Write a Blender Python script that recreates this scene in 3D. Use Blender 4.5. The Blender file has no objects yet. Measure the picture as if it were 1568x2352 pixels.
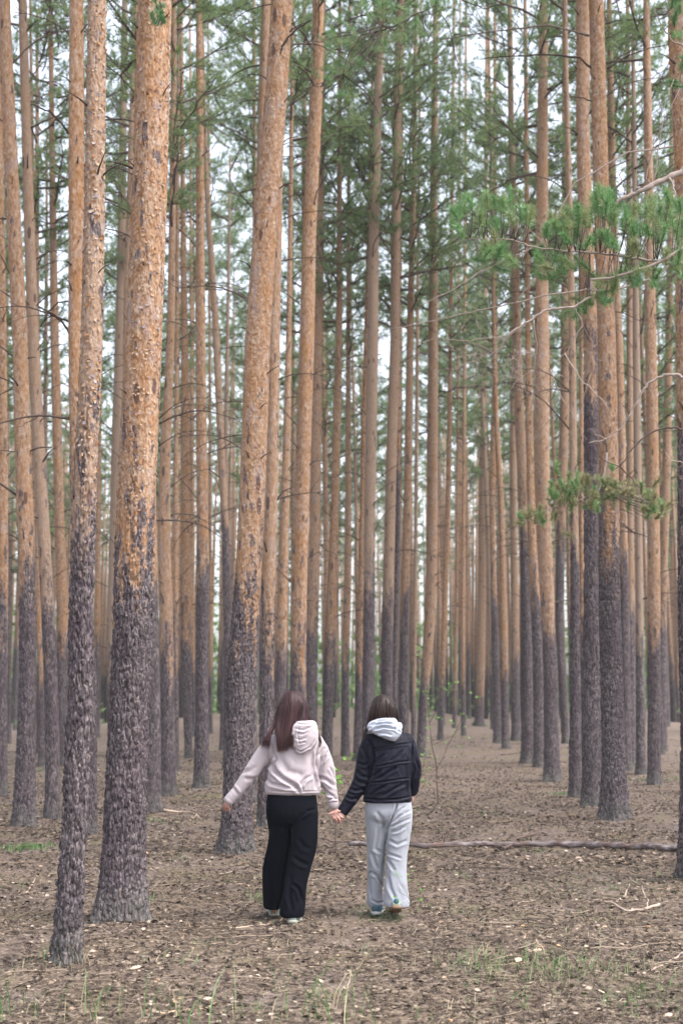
import bpy, math, random
import numpy as np
from mathutils import Vector, Matrix

random.seed(7)
RNG = np.random.default_rng(7)
scene = bpy.context.scene
COL = scene.collection
PI = math.pi

# ------------------------------------------------------------------ camera
FPX = 3100.0            # focal length in picture pixels, for a 1568 x 2352 picture
CX, CY = 784.0, 1176.0
CAM_H = 1.60
PITCH = math.atan((1600.0 - CY) / FPX)
cd = bpy.data.cameras.new('camera')
cam = bpy.data.objects.new('camera', cd)
COL.objects.link(cam)
cam.location = (0, 0, CAM_H)
cam.rotation_euler = (PI / 2 + PITCH, 0, 0)
cd.sensor_fit = 'VERTICAL'
cd.sensor_height = 36.0
cd.sensor_width = 24.0
cd.lens = FPX / 2352.0 * 36.0
cd.clip_start = 0.05
cd.clip_end = 3000
cd.dof.use_dof = True
cd.dof.focus_distance = 9.9
cd.dof.aperture_fstop = 2.5
scene.camera = cam

# ------------------------------------------------------------------ sky, sun, exposure
SUN_EL, SUN_AZ = math.radians(58), math.radians(118)   # azimuth clockwise from +Y
world = bpy.data.worlds.new('World')
scene.world = world
world.use_nodes = True
wn = world.node_tree
for n in list(wn.nodes):
    wn.nodes.remove(n)
wo = wn.nodes.new('ShaderNodeOutputWorld')
wb = wn.nodes.new('ShaderNodeBackground')
ws = wn.nodes.new('ShaderNodeTexSky')
ws.sky_type = 'NISHITA'
ws.sun_disc = False
ws.sun_elevation = SUN_EL
ws.sun_rotation = SUN_AZ
ws.air_density = 1.0
ws.dust_density = 4.0
wh = wn.nodes.new('ShaderNodeHueSaturation')
wh.inputs['Saturation'].default_value = 0.42
wn.links.new(ws.outputs[0], wh.inputs['Color'])
wn.links.new(wh.outputs[0], wb.inputs['Color'])
wn.links.new(wb.outputs[0], wo.inputs['Surface'])
wb.inputs['Strength'].default_value = 0.15
sd = bpy.data.lights.new('sun', 'SUN')
sd.energy = 0.75
sd.angle = math.radians(16)
sd.color = (1.0, 0.98, 0.96)
sun = bpy.data.objects.new('sun', sd)
COL.objects.link(sun)
sdir = Vector((math.sin(SUN_AZ) * math.cos(SUN_EL), math.cos(SUN_AZ) * math.cos(SUN_EL), math.sin(SUN_EL)))
sun.rotation_euler = sdir.to_track_quat('Z', 'Y').to_euler()
scene.view_settings.view_transform = 'Standard'
scene.view_settings.look = 'None'
scene.view_settings.gamma = 1.0
scene.view_settings.use_curve_mapping = False
scene.view_settings.exposure = 1.9
scene.render.engine = 'CYCLES'
scene.cycles.max_bounces = 6
scene.cycles.diffuse_bounces = 4
scene.cycles.glossy_bounces = 2
scene.cycles.use_denoising = True

# ------------------------------------------------------------------ picture <-> place
SP, CP = math.sin(PITCH), math.cos(PITCH)


def ray(px, py):
    x = (px - CX) / FPX
    u = (CY - py) / FPX
    return np.array([x, CP - u * SP, SP + u * CP])


def at(px, py, Y):
    """the point at distance Y in front of the camera that is seen at px, py, and metres per pixel there"""
    d = ray(px, py)
    t = Y / d[1]
    return np.array([t * d[0], Y, CAM_H + t * d[2]]), t / FPX


def project(P):
    P = np.asarray(P, float)
    x = P[..., 0]
    dz = P[..., 2] - CAM_H
    dep = P[..., 1] * CP + dz * SP
    up = -P[..., 1] * SP + dz * CP
    return CX + FPX * x / dep, CY - FPX * up / dep


def gh(x, y):
    """height of the forest floor (large forms)"""
    x = np.asarray(x, float)
    y = np.asarray(y, float)
    far = np.clip((y - 16) / 30, 0, 1)
    a = 0.025 * np.sin(x * 0.9 + 1.1) * np.cos(y * 0.7) + 0.02 * np.sin(x * 1.9 + y * 1.3)
    b = 0.16 * np.sin(x * 0.23 + 0.6) * np.sin(y * 0.17 + 0.4) + 0.06 * np.sin(x * 0.5 + y * 0.31)
    return a + b * far + np.clip((y - 45) / 25, 0, 1) * (0.32 + 0.28 * np.sin(x * 0.19 + 1.7) + 0.18 * np.sin(x * 0.47 + y * 0.08))


def ground(px, py):
    z = 0.0
    d = ray(px, py)
    p = np.zeros(3)
    for _ in range(12):
        t = (z - CAM_H) / d[2]
        p = np.array([t * d[0], t * d[1], 0])
        z = 0.5 * z + 0.5 * float(gh(p[0], p[1]))
    p[2] = float(gh(p[0], p[1]))
    return p


# ------------------------------------------------------------------ noise in numpy
def hsh(i, j, k=0):
    n = (np.asarray(i).astype(np.int64) * 374761393 + np.asarray(j).astype(np.int64) * 668265263 + int(k) * 1274126177) & 0xFFFFFFFF
    n = ((n ^ (n >> 13)) * 1274126177) & 0xFFFFFFFF
    n = n ^ (n >> 16)
    return (n & 0xFFFFFF) / float(0xFFFFFF)


def vnoise(x, y, k=0):
    xi, yi = np.floor(x), np.floor(y)
    fx, fy = x - xi, y - yi
    fx = fx * fx * (3 - 2 * fx)
    fy = fy * fy * (3 - 2 * fy)
    a, b = hsh(xi, yi, k), hsh(xi + 1, yi, k)
    c, d = hsh(xi, yi + 1, k), hsh(xi + 1, yi + 1, k)
    return (a * (1 - fx) + b * fx) * (1 - fy) + (c * (1 - fx) + d * fx) * fy


def cells(u, v, k, wrap=None):
    """F1, F2 and the random of the nearest cell; u wraps every `wrap` cells"""
    ui, vi = np.floor(u), np.floor(v)
    f1 = np.full(u.shape, 9.0)
    f2 = np.full(u.shape, 9.0)
    rid = np.zeros(u.shape)
    for du in (-1, 0, 1):
        for dv in (-1, 0, 1):
            ci, cj = ui + du, vi + dv
            wi = np.mod(ci, wrap) if wrap else ci
            cx = ci + 0.15 + 0.7 * hsh(wi, cj, k)
            cy = cj + 0.1 + 0.8 * hsh(wi, cj, k + 7)
            dd = np.hypot(u - cx, v - cy)
            nearer = dd < f1
            f2 = np.where(nearer, f1, np.minimum(f2, dd))
            rid = np.where(nearer, hsh(wi, cj, k + 13), rid)
            f1 = np.where(nearer, dd, f1)
    return f1, f2, rid


# ------------------------------------------------------------------ mesh helpers
class MB:
    def __init__(s):
        s.v = []
        s.f = []
        s.n = 0
        s.tone = []

    def add(s, V, F, tone=0.5):
        V = np.asarray(V, float)
        s.v.append(V)
        n = s.n
        s.f.extend([tuple(int(i) + n for i in f) for f in F])
        s.n += len(V)
        s.tone.append(np.full(len(V), tone))

    def tube(s, P, R, sides=6, tone=0.5, caps=True):
        P = np.asarray(P, float)
        R = np.broadcast_to(np.asarray(R, float), (len(P),))
        T = np.gradient(P, axis=0)
        T /= np.linalg.norm(T, axis=1)[:, None] + 1e-9
        ref = np.array([0, 0, 1.0]) if abs(T[:, 2]).mean() < 0.8 else np.array([1.0, 0, 0])
        A = np.cross(T, ref)
        A /= np.linalg.norm(A, axis=1)[:, None] + 1e-9
        B = np.cross(T, A)
        th = np.arange(sides) * 2 * PI / sides
        V = (P[:, None, :] + R[:, None, None] * (np.cos(th)[None, :, None] * A[:, None, :] + np.sin(th)[None, :, None] * B[:, None, :])).reshape(-1, 3)
        F = []
        for i in range(len(P) - 1):
            for j in range(sides):
                k = (j + 1) % sides
                F.append((i * sides + j, i * sides + k, (i + 1) * sides + k, (i + 1) * sides + j))
        if caps:
            F.append(tuple(range(sides))[::-1])
            F.append(tuple((len(P) - 1) * sides + j for j in range(sides)))
        s.add(V, F, tone)

    def mesh(s, name, mat=None, smooth=True):
        V = np.concatenate(s.v) if s.v else np.zeros((0, 3))
        me = bpy.data.meshes.new(name)
        me.from_pydata(V.tolist(), [], s.f)
        a = me.attributes.new('tone', 'FLOAT', 'POINT')
        a.data.foreach_set('value', np.concatenate(s.tone).astype(np.float32))
        if mat:
            me.materials.append(mat)
        if smooth:
            me.polygons.foreach_set('use_smooth', [True] * len(me.polygons))
        me.update()
        return me


def mesh_np(name, V, F, mat=None, smooth=True, attrs=None):
    """fast mesh from arrays, every face with the same number of corners"""
    V = np.ascontiguousarray(V, np.float32)
    F = np.ascontiguousarray(F, np.int32)
    me = bpy.data.meshes.new(name)
    me.vertices.add(len(V))
    me.vertices.foreach_set('co', V.ravel())
    me.loops.add(F.size)
    me.loops.foreach_set('vertex_index', F.ravel())
    me.polygons.add(len(F))
    me.polygons.foreach_set('loop_start', np.arange(len(F), dtype=np.int32) * F.shape[1])
    me.polygons.foreach_set('use_smooth', np.full(len(F), smooth))
    for k, a in (attrs or {}).items():
        at_ = me.attributes.new(k, 'FLOAT', 'POINT')
        at_.data.foreach_set('value', np.ascontiguousarray(a, np.float32))
    if mat:
        me.materials.append(mat)
    me.update(calc_edges=True)
    me.validate()
    return me


def link(name, data, parent=None, loc=(0, 0, 0), rot=(0, 0, 0)):
    o = bpy.data.objects.new(name, data)
    COL.objects.link(o)
    o.location = loc
    o.rotation_euler = rot
    if parent:
        o.parent = parent
    return o


def thing(o, label, cat, group=None):
    o['label'] = label
    o['category'] = cat
    if group:
        o['group'] = group
    return o


# ------------------------------------------------------------------ materials
def nodemat(name, rough=0.85, spec=0.25):
    m = bpy.data.materials.new(name)
    m.use_nodes = True
    nt = m.node_tree
    b = nt.nodes['Principled BSDF']
    b.inputs['Roughness'].default_value = rough
    b.inputs['Specular IOR Level'].default_value = spec
    return m, nt, b


def N(nt, t, **kw):
    n = nt.nodes.new(t)
    for k, v in kw.items():
        setattr(n, k, v)
    return n


def val(nt, sock, v):
    if isinstance(v, (int, float)):
        sock.default_value = v
    else:
        nt.links.new(v, sock)


def math_(nt, op, a, b=0.0, c=0.0, clamp=False):
    n = N(nt, 'ShaderNodeMath', operation=op, use_clamp=clamp)
    for i, v in enumerate((a, b, c)):
        val(nt, n.inputs[i], v)
    return n.outputs[0]


def mixc(nt, f, a, b, mode='MIX'):
    n = N(nt, 'ShaderNodeMix', data_type='RGBA', blend_type=mode)
    val(nt, n.inputs[0], f)
    for i, v in ((6, a), (7, b)):
        if isinstance(v, tuple):
            n.inputs[i].default_value = (*v[:3], 1)
        else:
            nt.links.new(v, n.inputs[i])
    return n.outputs[2]


def ramp(nt, f, stops, interp='LINEAR'):
    n = N(nt, 'ShaderNodeValToRGB')
    cr = n.color_ramp
    cr.interpolation = interp
    while len(cr.elements) > 1:
        cr.elements.remove(cr.elements[-1])
    for i, (p, c) in enumerate(stops):
        e = cr.elements[0] if i == 0 else cr.elements.new(p)
        e.position = p
        e.color = (*c, 1)
    val(nt, n.inputs[0], f)
    return n.outputs[0]


def noise(nt, vec, scale, detail=3, rough=0.55, dim='3D'):
    n = N(nt, 'ShaderNodeTexNoise')
    nt.links.new(vec, n.inputs['Vector'])
    n.inputs['Scale'].default_value = scale
    n.inputs['Detail'].default_value = detail
    n.inputs['Roughness'].default_value = rough
    return n.outputs['Fac']


def coords(nt, scale=(1, 1, 1), kind='Object'):
    tc = N(nt, 'ShaderNodeTexCoord')
    mp = N(nt, 'ShaderNodeMapping')
    mp.inputs['Scale'].default_value = scale
    nt.links.new(tc.outputs[kind], mp.inputs['Vector'])
    return mp.outputs[0]


def attr(nt, name, kind='GEOMETRY'):
    n = N(nt, 'ShaderNodeAttribute', attribute_name=name, attribute_type=kind)
    return n.outputs['Fac']


def bump(nt, b, h, strength, dist):
    n = N(nt, 'ShaderNodeBump')
    n.inputs['Strength'].default_value = strength
    n.inputs['Distance'].default_value = dist
    nt.links.new(h, n.inputs['Height'])
    nt.links.new(n.outputs[0], b.inputs['Normal'])


def bark_material():
    """grey plated bark low down, thin flaking orange bark above; the height where it changes is the trunk's bark_line"""
    m, nt, b = nodemat('pine_bark', 0.9, 0.15)
    tc = N(nt, 'ShaderNodeTexCoord')
    oi = N(nt, 'ShaderNodeObjectInfo')
    off = N(nt, 'ShaderNodeVectorMath', operation='MULTIPLY_ADD')
    cmb = N(nt, 'ShaderNodeCombineXYZ')
    for i in range(3):
        nt.links.new(oi.outputs['Random'], cmb.inputs[i])
    nt.links.new(cmb.outputs[0], off.inputs[0])
    off.inputs[1].default_value = (37, 53, 0)
    nt.links.new(tc.outputs['Object'], off.inputs[2])
    base = off.outputs[0]
    sep = N(nt, 'ShaderNodeSeparateXYZ')
    nt.links.new(tc.outputs['Object'], sep.inputs[0])
    z = sep.outputs[2]

    def sc(s):
        mp = N(nt, 'ShaderNodeMapping')
        mp.inputs['Scale'].default_value = s
        nt.links.new(base, mp.inputs['Vector'])
        return mp.outputs[0]
    line = attr(nt, 'bark_line', 'OBJECT')
    pale = attr(nt, 'paleness', 'OBJECT')
    n1 = noise(nt, sc((7, 7, 1.1)), 1.0, 3, 0.6)
    n2 = noise(nt, sc((20, 20, 5)), 1.0, 3, 0.6)
    h = math_(nt, 'SUBTRACT', z, line)
    h = math_(nt, 'ADD', h, math_(nt, 'MULTIPLY', math_(nt, 'SUBTRACT', n1, 0.5), 4.6))
    h = math_(nt, 'ADD', h, math_(nt, 'MULTIPLY', math_(nt, 'SUBTRACT', n2, 0.5), 1.0))
    up = math_(nt, 'MULTIPLY_ADD', math_(nt, 'ADD', h, math_(nt, 'MULTIPLY', math_(nt, 'SUBTRACT', noise(nt, sc((45, 45, 26)), 1.0, 3, 0.7), 0.5), 2.6)), 2.2, 0.5, clamp=True)
    # isolated dark scales that stay on above the line
    n3 = noise(nt, sc((12, 12, 3.2)), 1.0, 2, 0.6)
    sp = math_(nt, 'GREATER_THAN', n3, math_(nt, 'MULTIPLY_ADD', math_(nt, 'SUBTRACT', z, line), 0.022, 0.60))
    up = math_(nt, 'SUBTRACT', up, math_(nt, 'MULTIPLY', sp, 0.85), clamp=True)
    # plates
    vo = N(nt, 'ShaderNodeTexVoronoi', feature='F1')
    wv = N(nt, 'ShaderNodeVectorMath', operation='MULTIPLY_ADD')
    wn_ = N(nt, 'ShaderNodeTexNoise')
    nt.links.new(sc((30, 30, 12)), wn_.inputs['Vector'])
    wn_.inputs['Scale'].default_value = 1.0
    wn_.inputs['Detail'].default_value = 3
    nt.links.new(wn_.outputs['Color'], wv.inputs[0])
    wv.inputs[1].default_value = (1.6, 1.6, 1.6)
    nt.links.new(sc((55, 55, 17)), wv.inputs[2])
    nt.links.new(wv.outputs[0], vo.inputs['Vector'])
    vo.inputs['Scale'].default_value = 1.0
    sv = N(nt, 'ShaderNodeSeparateColor')
    nt.links.new(vo.outputs['Color'], sv.inputs[0])
    rnd = sv.outputs[0]
    pl = attr(nt, 'plate')
    fr = noise(nt, sc((120, 120, 40)), 1.0, 4, 0.75)
    tone = math_(nt, 'ADD', math_(nt, 'MULTIPLY', math_(nt, 'FRACT', math_(nt, 'ADD', rnd, pl)), 0.72), math_(nt, 'MULTIPLY_ADD', fr, 1.9, -0.88), clamp=True)
    low = ramp(nt, tone, [(0.0, (0.034, 0.028, 0.031)), (0.3, (0.072, 0.061, 0.066)), (0.52, (0.128, 0.110, 0.118)), (0.72, (0.185, 0.150, 0.150)), (0.86, (0.24, 0.205, 0.21)), (1.0, (0.26, 0.175, 0.145))])
    gm = noise(nt, sc((3, 3, 1.2)), 1.0, 2)
    low = mixc(nt, math_(nt, 'MULTIPLY_ADD', gm, 1.4, -0.45, clamp=True), low, (0.075, 0.055, 0.064))
    # greenish moss tint at the foot
    foot = math_(nt, 'MULTIPLY_ADD', z, -2.2, 0.75, clamp=True)
    low = mixc(nt, math_(nt, 'MULTIPLY', foot, 0.35), low, (0.15, 0.17, 0.13))
    n4 = noise(nt, sc((26, 26, 13)), 1.0, 5, 0.72)
    hi = ramp(nt, n4, [(0.30, (0.110, 0.058, 0.042)), (0.42, (0.240, 0.130, 0.070)), (0.50, (0.310, 0.192, 0.120)), (0.58, (0.345, 0.245, 0.175)), (0.66, (0.41, 0.325, 0.275)), (0.74, (0.44, 0.385, 0.37))])
    n5 = noise(nt, sc((5, 5, 1.6)), 1.0, 3)
    hi = mixc(nt, math_(nt, 'MULTIPLY', math_(nt, 'MULTIPLY_ADD', n5, 5.0, -2.5, clamp=True), 0.55), hi, (0.29, 0.135, 0.042))
    n7 = noise(nt, sc((9, 9, 3.0)), 1.0, 3, 0.6)
    hi = mixc(nt, math_(nt, 'MULTIPLY', math_(nt, 'MULTIPLY_ADD', n7, 9.0, -5.2, clamp=True), 0.6), hi, (0.26, 0.21, 0.215))
    hi = mixc(nt, pale, hi, (0.25, 0.190, 0.150))
    n6 = noise(nt, sc((55, 55, 30)), 1.0, 2, 0.6)
    fl = math_(nt, 'GREATER_THAN', n6, 0.62)
    hi = mixc(nt, math_(nt, 'MULTIPLY', fl, 0.6), hi, (0.24, 0.12, 0.07))
    kn = N(nt, 'ShaderNodeTexVoronoi', feature='F1')
    nt.links.new(sc((8, 8, 2.4)), kn.inputs['Vector'])
    kn.inputs['Scale'].default_value = 1.0
    ks = N(nt, 'ShaderNodeSeparateColor')
    nt.links.new(kn.outputs['Color'], ks.inputs[0])
    kd = math_(nt, 'MULTIPLY_ADD', ks.outputs[0], 0.25, 0.0)
    kf = math_(nt, 'MULTIPLY', math_(nt, 'SUBTRACT', kd, kn.outputs['Distance']), 22.0, clamp=True)
    hi = mixc(nt, math_(nt, 'MULTIPLY', kf, 0.85), hi, (0.075, 0.045, 0.042))
    c = mixc(nt, up, low, hi)
    nt.links.new(c, b.inputs['Base Color'])
    hh = math_(nt, 'MULTIPLY', math_(nt, 'SUBTRACT', 0.6, vo.outputs['Distance']), math_(nt, 'MULTIPLY_ADD', up, -0.8, 1.0))
    hh = math_(nt, 'ADD', hh, math_(nt, 'MULTIPLY', noise(nt, sc((60, 60, 30)), 1.0, 3), 0.5))
    bump(nt, b, hh, 1.0, 0.018)
    return m


def flake_material():
    m, nt, b = nodemat('bark_flake', 0.8, 0.3)
    t = attr(nt, 'tone')
    c = ramp(nt, t, [(0.0, (0.32, 0.225, 0.155)), (0.3, (0.29, 0.17, 0.09)), (0.55, (0.24, 0.11, 0.045)), (0.78, (0.19, 0.155, 0.165)), (0.93, (0.35, 0.28, 0.25))], 'CONSTANT')
    nt.links.new(c, b.inputs['Base Color'])
    return m


def tone_material(name, stops, rough=0.85, spec=0.2, interp='LINEAR', nscale=0.0, trans=0.0):
    m, nt, b = nodemat(name, rough, spec)
    t = attr(nt, 'tone')
    if nscale:
        t = math_(nt, 'ADD', t, math_(nt, 'MULTIPLY', math_(nt, 'SUBTRACT', noise(nt, coords(nt), nscale, 3), 0.5), 0.6))
    nt.links.new(ramp(nt, t, stops, interp), b.inputs['Base Color'])
    if trans:
        b.inputs['Transmission Weight'].default_value = 0
        out = nt.nodes['Material Output']
        tr = N(nt, 'ShaderNodeBsdfTranslucent')
        nt.links.new(ramp(nt, t, stops, interp), tr.inputs['Color'])
        mx = N(nt, 'ShaderNodeMixShader')
        mx.inputs[0].default_value = trans
        nt.links.new(b.outputs[0], mx.inputs[1])
        nt.links.new(tr.outputs[0], mx.inputs[2])
        nt.links.new(mx.outputs[0], out.inputs['Surface'])
    return m


M = {}
M['bark'] = bark_material()
M['flake'] = flake_material()
M['needle_far'] = tone_material('needles_crown', [(0.0, (0.110, 0.175, 0.085)), (0.5, (0.170, 0.250, 0.115)), (0.85, (0.23, 0.32, 0.13)), (1.0, (0.30, 0.36, 0.14))], 0.6, 0.35, trans=0.5)
M['needle_near'] = tone_material('needles_spray', [(0.0, (0.045, 0.12, 0.045)), (0.5, (0.10, 0.23, 0.085)), (0.85, (0.17, 0.32, 0.12)), (1.0, (0.33, 0.27, 0.15))], 0.5, 0.5, trans=0.25)
M['dead'] = tone_material('dead_wood', [(0.0, (0.045, 0.032, 0.028)), (0.5, (0.10, 0.075, 0.065)), (1.0, (0.30, 0.26, 0.24))], 0.9, 0.1, nscale=14)
M['stick'] = tone_material('fallen_stick', [(0.0, (0.10, 0.07, 0.06)), (0.4, (0.24, 0.18, 0.15)), (0.8, (0.42, 0.33, 0.27)), (1.0, (0.60, 0.42, 0.26))], 0.85, 0.15, nscale=9)
M['drytwig'] = tone_material('dry_twig', [(0.0, (0.16, 0.12, 0.10)), (0.6, (0.34, 0.28, 0.25)), (1.0, (0.36, 0.22, 0.12))], 0.9, 0.1, nscale=20)


M['broadleaf'] = tone_material('broadleaf_far', [(0, (.12, .20, .08)), (.6, (.20, .32, .12)), (1, (.30, .42, .16))], .6, .3, trans=.4)


# ------------------------------------------------------------------ the forest floor
def floor_material():
    m, nt, b = nodemat('needle_floor', 0.95, 0.1)
    o = coords(nt)
    n1 = noise(nt, o, 16, 7, 0.78)
    n2 = noise(nt, o, 1.1, 4, 0.6)
    n3 = noise(nt, o, 90, 3, 0.6)
    c = ramp(nt, n1, [(0.30, (0.045, 0.034, 0.032)), (0.44, (0.132, 0.100, 0.086)), (0.54, (0.200, 0.155, 0.132)), (0.66, (0.37, 0.305, 0.27))])
    c = mixc(nt, math_(nt, 'MULTIPLY_ADD', n3, 2.4, -0.95, clamp=True), c, (0.13, 0.095, 0.078))
    c = mixc(nt, math_(nt, 'MULTIPLY_ADD', n2, 2.6, -1.15, clamp=True), c, (0.20, 0.150, 0.100))
    n4 = noise(nt, coords(nt), 0.55, 5, 0.65)
    c = mixc(nt, math_(nt, 'MULTIPLY_ADD', n4, 5.0, -2.85, clamp=True), c, (0.14, 0.15, 0.065))
    nt.links.new(c, b.inputs['Base Color'])
    bump(nt, b, math_(nt, 'ADD', n1, math_(nt, 'MULTIPLY', n3, 0.5)), 0.9, 0.03)
    return m


def build_floor():
    def axis(a, b, st, far, grow=1.09):
        mid = list(np.arange(a, b, st))
        hi, s, x = [], st, mid[-1]
        while x < far:
            s *= grow
            x += s
            hi.append(x)
        return mid, hi
    mx, hx = axis(-6.5, 6.5, 0.05, 500)
    xs = np.array([-v for v in hx[::-1]] + mx + hx)
    my, hy = axis(4.5, 21, 0.045, 900, 1.06)
    low = [4.5 - 0.3 * (1.35 ** i) * (i + 1) for i in range(14)][::-1]
    ys = np.array(low + my + hy)
    X, Y = np.meshgrid(xs, ys)
    Z = gh(X, Y)
    near = np.clip((24 - Y) / 8, 0, 1) * np.clip((8 - np.abs(X)) / 2, 0, 1)
    Z = Z + near * (0.03 * (vnoise(X * 3.2, Y * 3.2, 3) - 0.5) + 0.022 * (vnoise(X * 9, Y * 9, 4) - 0.5) + 0.016 * (RNG.random(X.shape) - 0.5)) + mound(X, Y)
    V = np.stack([X, Y, Z], -1).reshape(-1, 3)
    ny, nx = X.shape
    i = (np.arange(ny - 1)[:, None] * nx + np.arange(nx - 1)[None, :]).ravel()
    F = np.stack([i, i + 1, i + nx + 1, i + nx], -1)
    o = link('forest_floor', mesh_np('forest_floor', V, F, floor_material()))
    o['kind'] = 'structure'



# ------------------------------------------------------------------ trunks
def interp_path(P, zs):
    P = np.array(P, float)
    P = P[np.argsort(P[:, 2])]
    z = P[:, 2]
    out = []
    for c in (0, 1, 3):
        out.append(np.interp(zs, z, P[:, c]))
    # soften the corners of the polyline
    res = []
    for a in out:
        k = np.ones(9) / 9
        pad = np.concatenate([np.full(4, a[0]) - (a[1:5] - a[0])[::-1] * 0, a, np.full(4, a[-1])])
        res.append(np.convolve(pad, k, 'valid'))
    return res


def trunk_mesh(name, P, sides, dz, line, amp, seed, plate=0.05, zmax_hi=None):
    """P: rows of x, y, z, r relative to the foot"""
    ztop = max(p[2] for p in P)
    zs = []
    z = -0.25
    while z < ztop:
        zs.append(z)
        z += dz if (zmax_hi is None or z < zmax_hi) else max(dz, 0.35)
    zs = np.array(zs + [ztop])
    x, y, r = interp_path(P, zs)
    zf = np.clip(zs, 0, None)
    th = np.arange(sides) * 2 * PI / sides
    TH, Z = np.meshgrid(th, zs)
    R = r[:, None] * (1 + 0.03 * np.sin(3 * TH + Z * 0.7 + seed) + 0.02 * np.sin(2 * TH - Z * 1.3))
    fl = np.exp(-np.clip(zf, 0, None) / 0.16)[:, None]
    R = R * (1 + fl * (0.20 + 0.16 * np.sin(5 * TH + seed) + 0.08 * np.sin(3 * TH + 2 * seed)))
    att = {}
    if amp > 0:
        rm = float(np.mean(r[: max(3, len(r) // 3)]))
        nw = max(6, round(2 * PI * rm / plate))
        jit = 0.5 * vnoise(TH / (2 * PI) * nw * 2, Z / plate, seed + 5)
        f1, f2, rid = cells(TH / (2 * PI) * nw, Z / (plate * 2.3) + jit * 1.6, seed, nw)
        edge = np.clip((f2 - f1) * 3.2, 0, 1)
        up = np.clip((Z - line + 1.6 * (vnoise(TH * 1.5, Z * 1.2, seed + 3) - 0.5)) * 2.5, 0, 1)
        d = (edge ** 0.7) * (0.45 + 0.55 * rid)
        furrow = np.abs(2 * vnoise(TH / (2 * PI) * nw * 1.1 + 2 * vnoise(TH * 3, Z * 4, seed + 40), Z / plate * .22, seed + 41) - 1)
        d = d - 0.75 * np.clip(1 - furrow * 3.2, 0, 1)
        fine = vnoise(TH / (2 * PI) * nw * 4, Z / plate * 2.2, seed + 9)
        nw2 = nw * 2
        g1, g2, rid2 = cells(TH / (2 * PI) * nw2, Z / (plate * 0.9), seed + 31, nw2)
        d2 = np.clip((g2 - g1) * 2, 0, 1) * (rid2 > 0.5) * 0.25 + rid2 * 0.14
        R = R + amp * ((1 - up) * (d - 0.35 + 0.8 * (fine - 0.5)) + up * (d2 + 0.15 * (fine - 0.5)))
        att['plate'] = (rid * (1 - up) + 0.0 * up).ravel()
    V = np.stack([x[:, None] + R * np.cos(TH), y[:, None] + R * np.sin(TH), Z], -1).reshape(-1, 3)
    n = sides
    i = np.arange(len(zs) - 1)[:, None] * n
    j = np.arange(n)[None, :]
    k = (j + 1) % n
    F = np.stack([i + j, i + k, i + n + k, i + n + j], -1).reshape(-1, 4)
    return mesh_np(name, V, F, M['bark'], True, att), (x, y, zs, r)


def curved(p0, p1, sag=0.0, n=7, jit=0.0, rnd=None):
    p0, p1 = np.array(p0, float), np.array(p1, float)
    t = np.linspace(0, 1, n)[:, None]
    P = p0 + (p1 - p0) * t
    P[:, 2] += sag * 4 * (t[:, 0] * (1 - t[:, 0]))
    if jit:
        rr = rnd or random
        for q in range(1, n):
            P[q] += np.array([rr.uniform(-jit, jit) for _ in range(3)])
    return P


def dead_branch_mesh(name, seed, L, r0, rise, twigs):
    """points along +X from the origin"""
    rr = random.Random(seed)
    mb = MB()
    P = [np.zeros(3)]
    ang = rise
    n = 9
    for q in range(n):
        ang += rr.uniform(-0.16, 0.06) - 0.05
        st = L / n
        P.append(P[-1] + np.array([math.cos(ang) * st, rr.uniform(-0.12, 0.12) * st, math.sin(ang) * st]))
    P = np.array(P)
    P[0] = (-0.06, 0, -0.02)
    mb.tube(P, np.linspace(r0, r0 * 0.3, n + 1), 5, rr.uniform(0, 0.5))
    for q in range(twigs):
        k = rr.randint(3, n)
        d = np.array([rr.uniform(0.2, 0.8), rr.uniform(-0.8, 0.8), rr.uniform(-0.5, 0.7)]) * L * rr.uniform(0.15, 0.4)
        mb.tube(curved(P[k], P[k] + d, -0.03 * L, 5, 0.02 * L, rr), np.linspace(r0 * 0.4, r0 * 0.12, 5), 4, rr.uniform(0, 0.7))
    return mb.mesh(name, M['dead'])


BR_LONG = [dead_branch_mesh('dead_branch', 100 + i, random.uniform(0.9, 1.7), random.uniform(0.010, 0.016), random.uniform(0.3, 1.0), 5) for i in range(8)]
BR_SHORT = [dead_branch_mesh('branch_stub', 200 + i, random.uniform(0.10, 0.35), random.uniform(0.011, 0.017), random.uniform(0.6, 1.3), 0) for i in range(6)]


def needles_arr(C, A, n, length, width, spread, rng, back=0.3):
    """C centres (k,3), A axes (k,3): n thin triangles around each; returns V, F, and the index of the tuft"""
    k = len(C)
    d = rng.normal(size=(k, n, 3))
    d /= np.linalg.norm(d, axis=2, keepdims=True)
    d = d * spread + A[:, None, :]
    d /= np.linalg.norm(d, axis=2, keepdims=True)
    ln = length * rng.uniform(0.65, 1.1, (k, n, 1))
    o = C[:, None, :] + A[:, None, :] * rng.uniform(-back, back, (k, n, 1)) * length
    s = np.cross(d, rng.normal(size=(k, n, 3)))
    s /= np.linalg.norm(s, axis=2, keepdims=True) + 1e-9
    w = width * 0.5
    tip = o + d * ln
    V = np.stack([o - s * w, o + s * w, tip], 2).reshape(-1, 3)
    F = np.arange(len(V)).reshape(-1, 3)
    return V, F, np.repeat(np.arange(k), n * 3)


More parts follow.
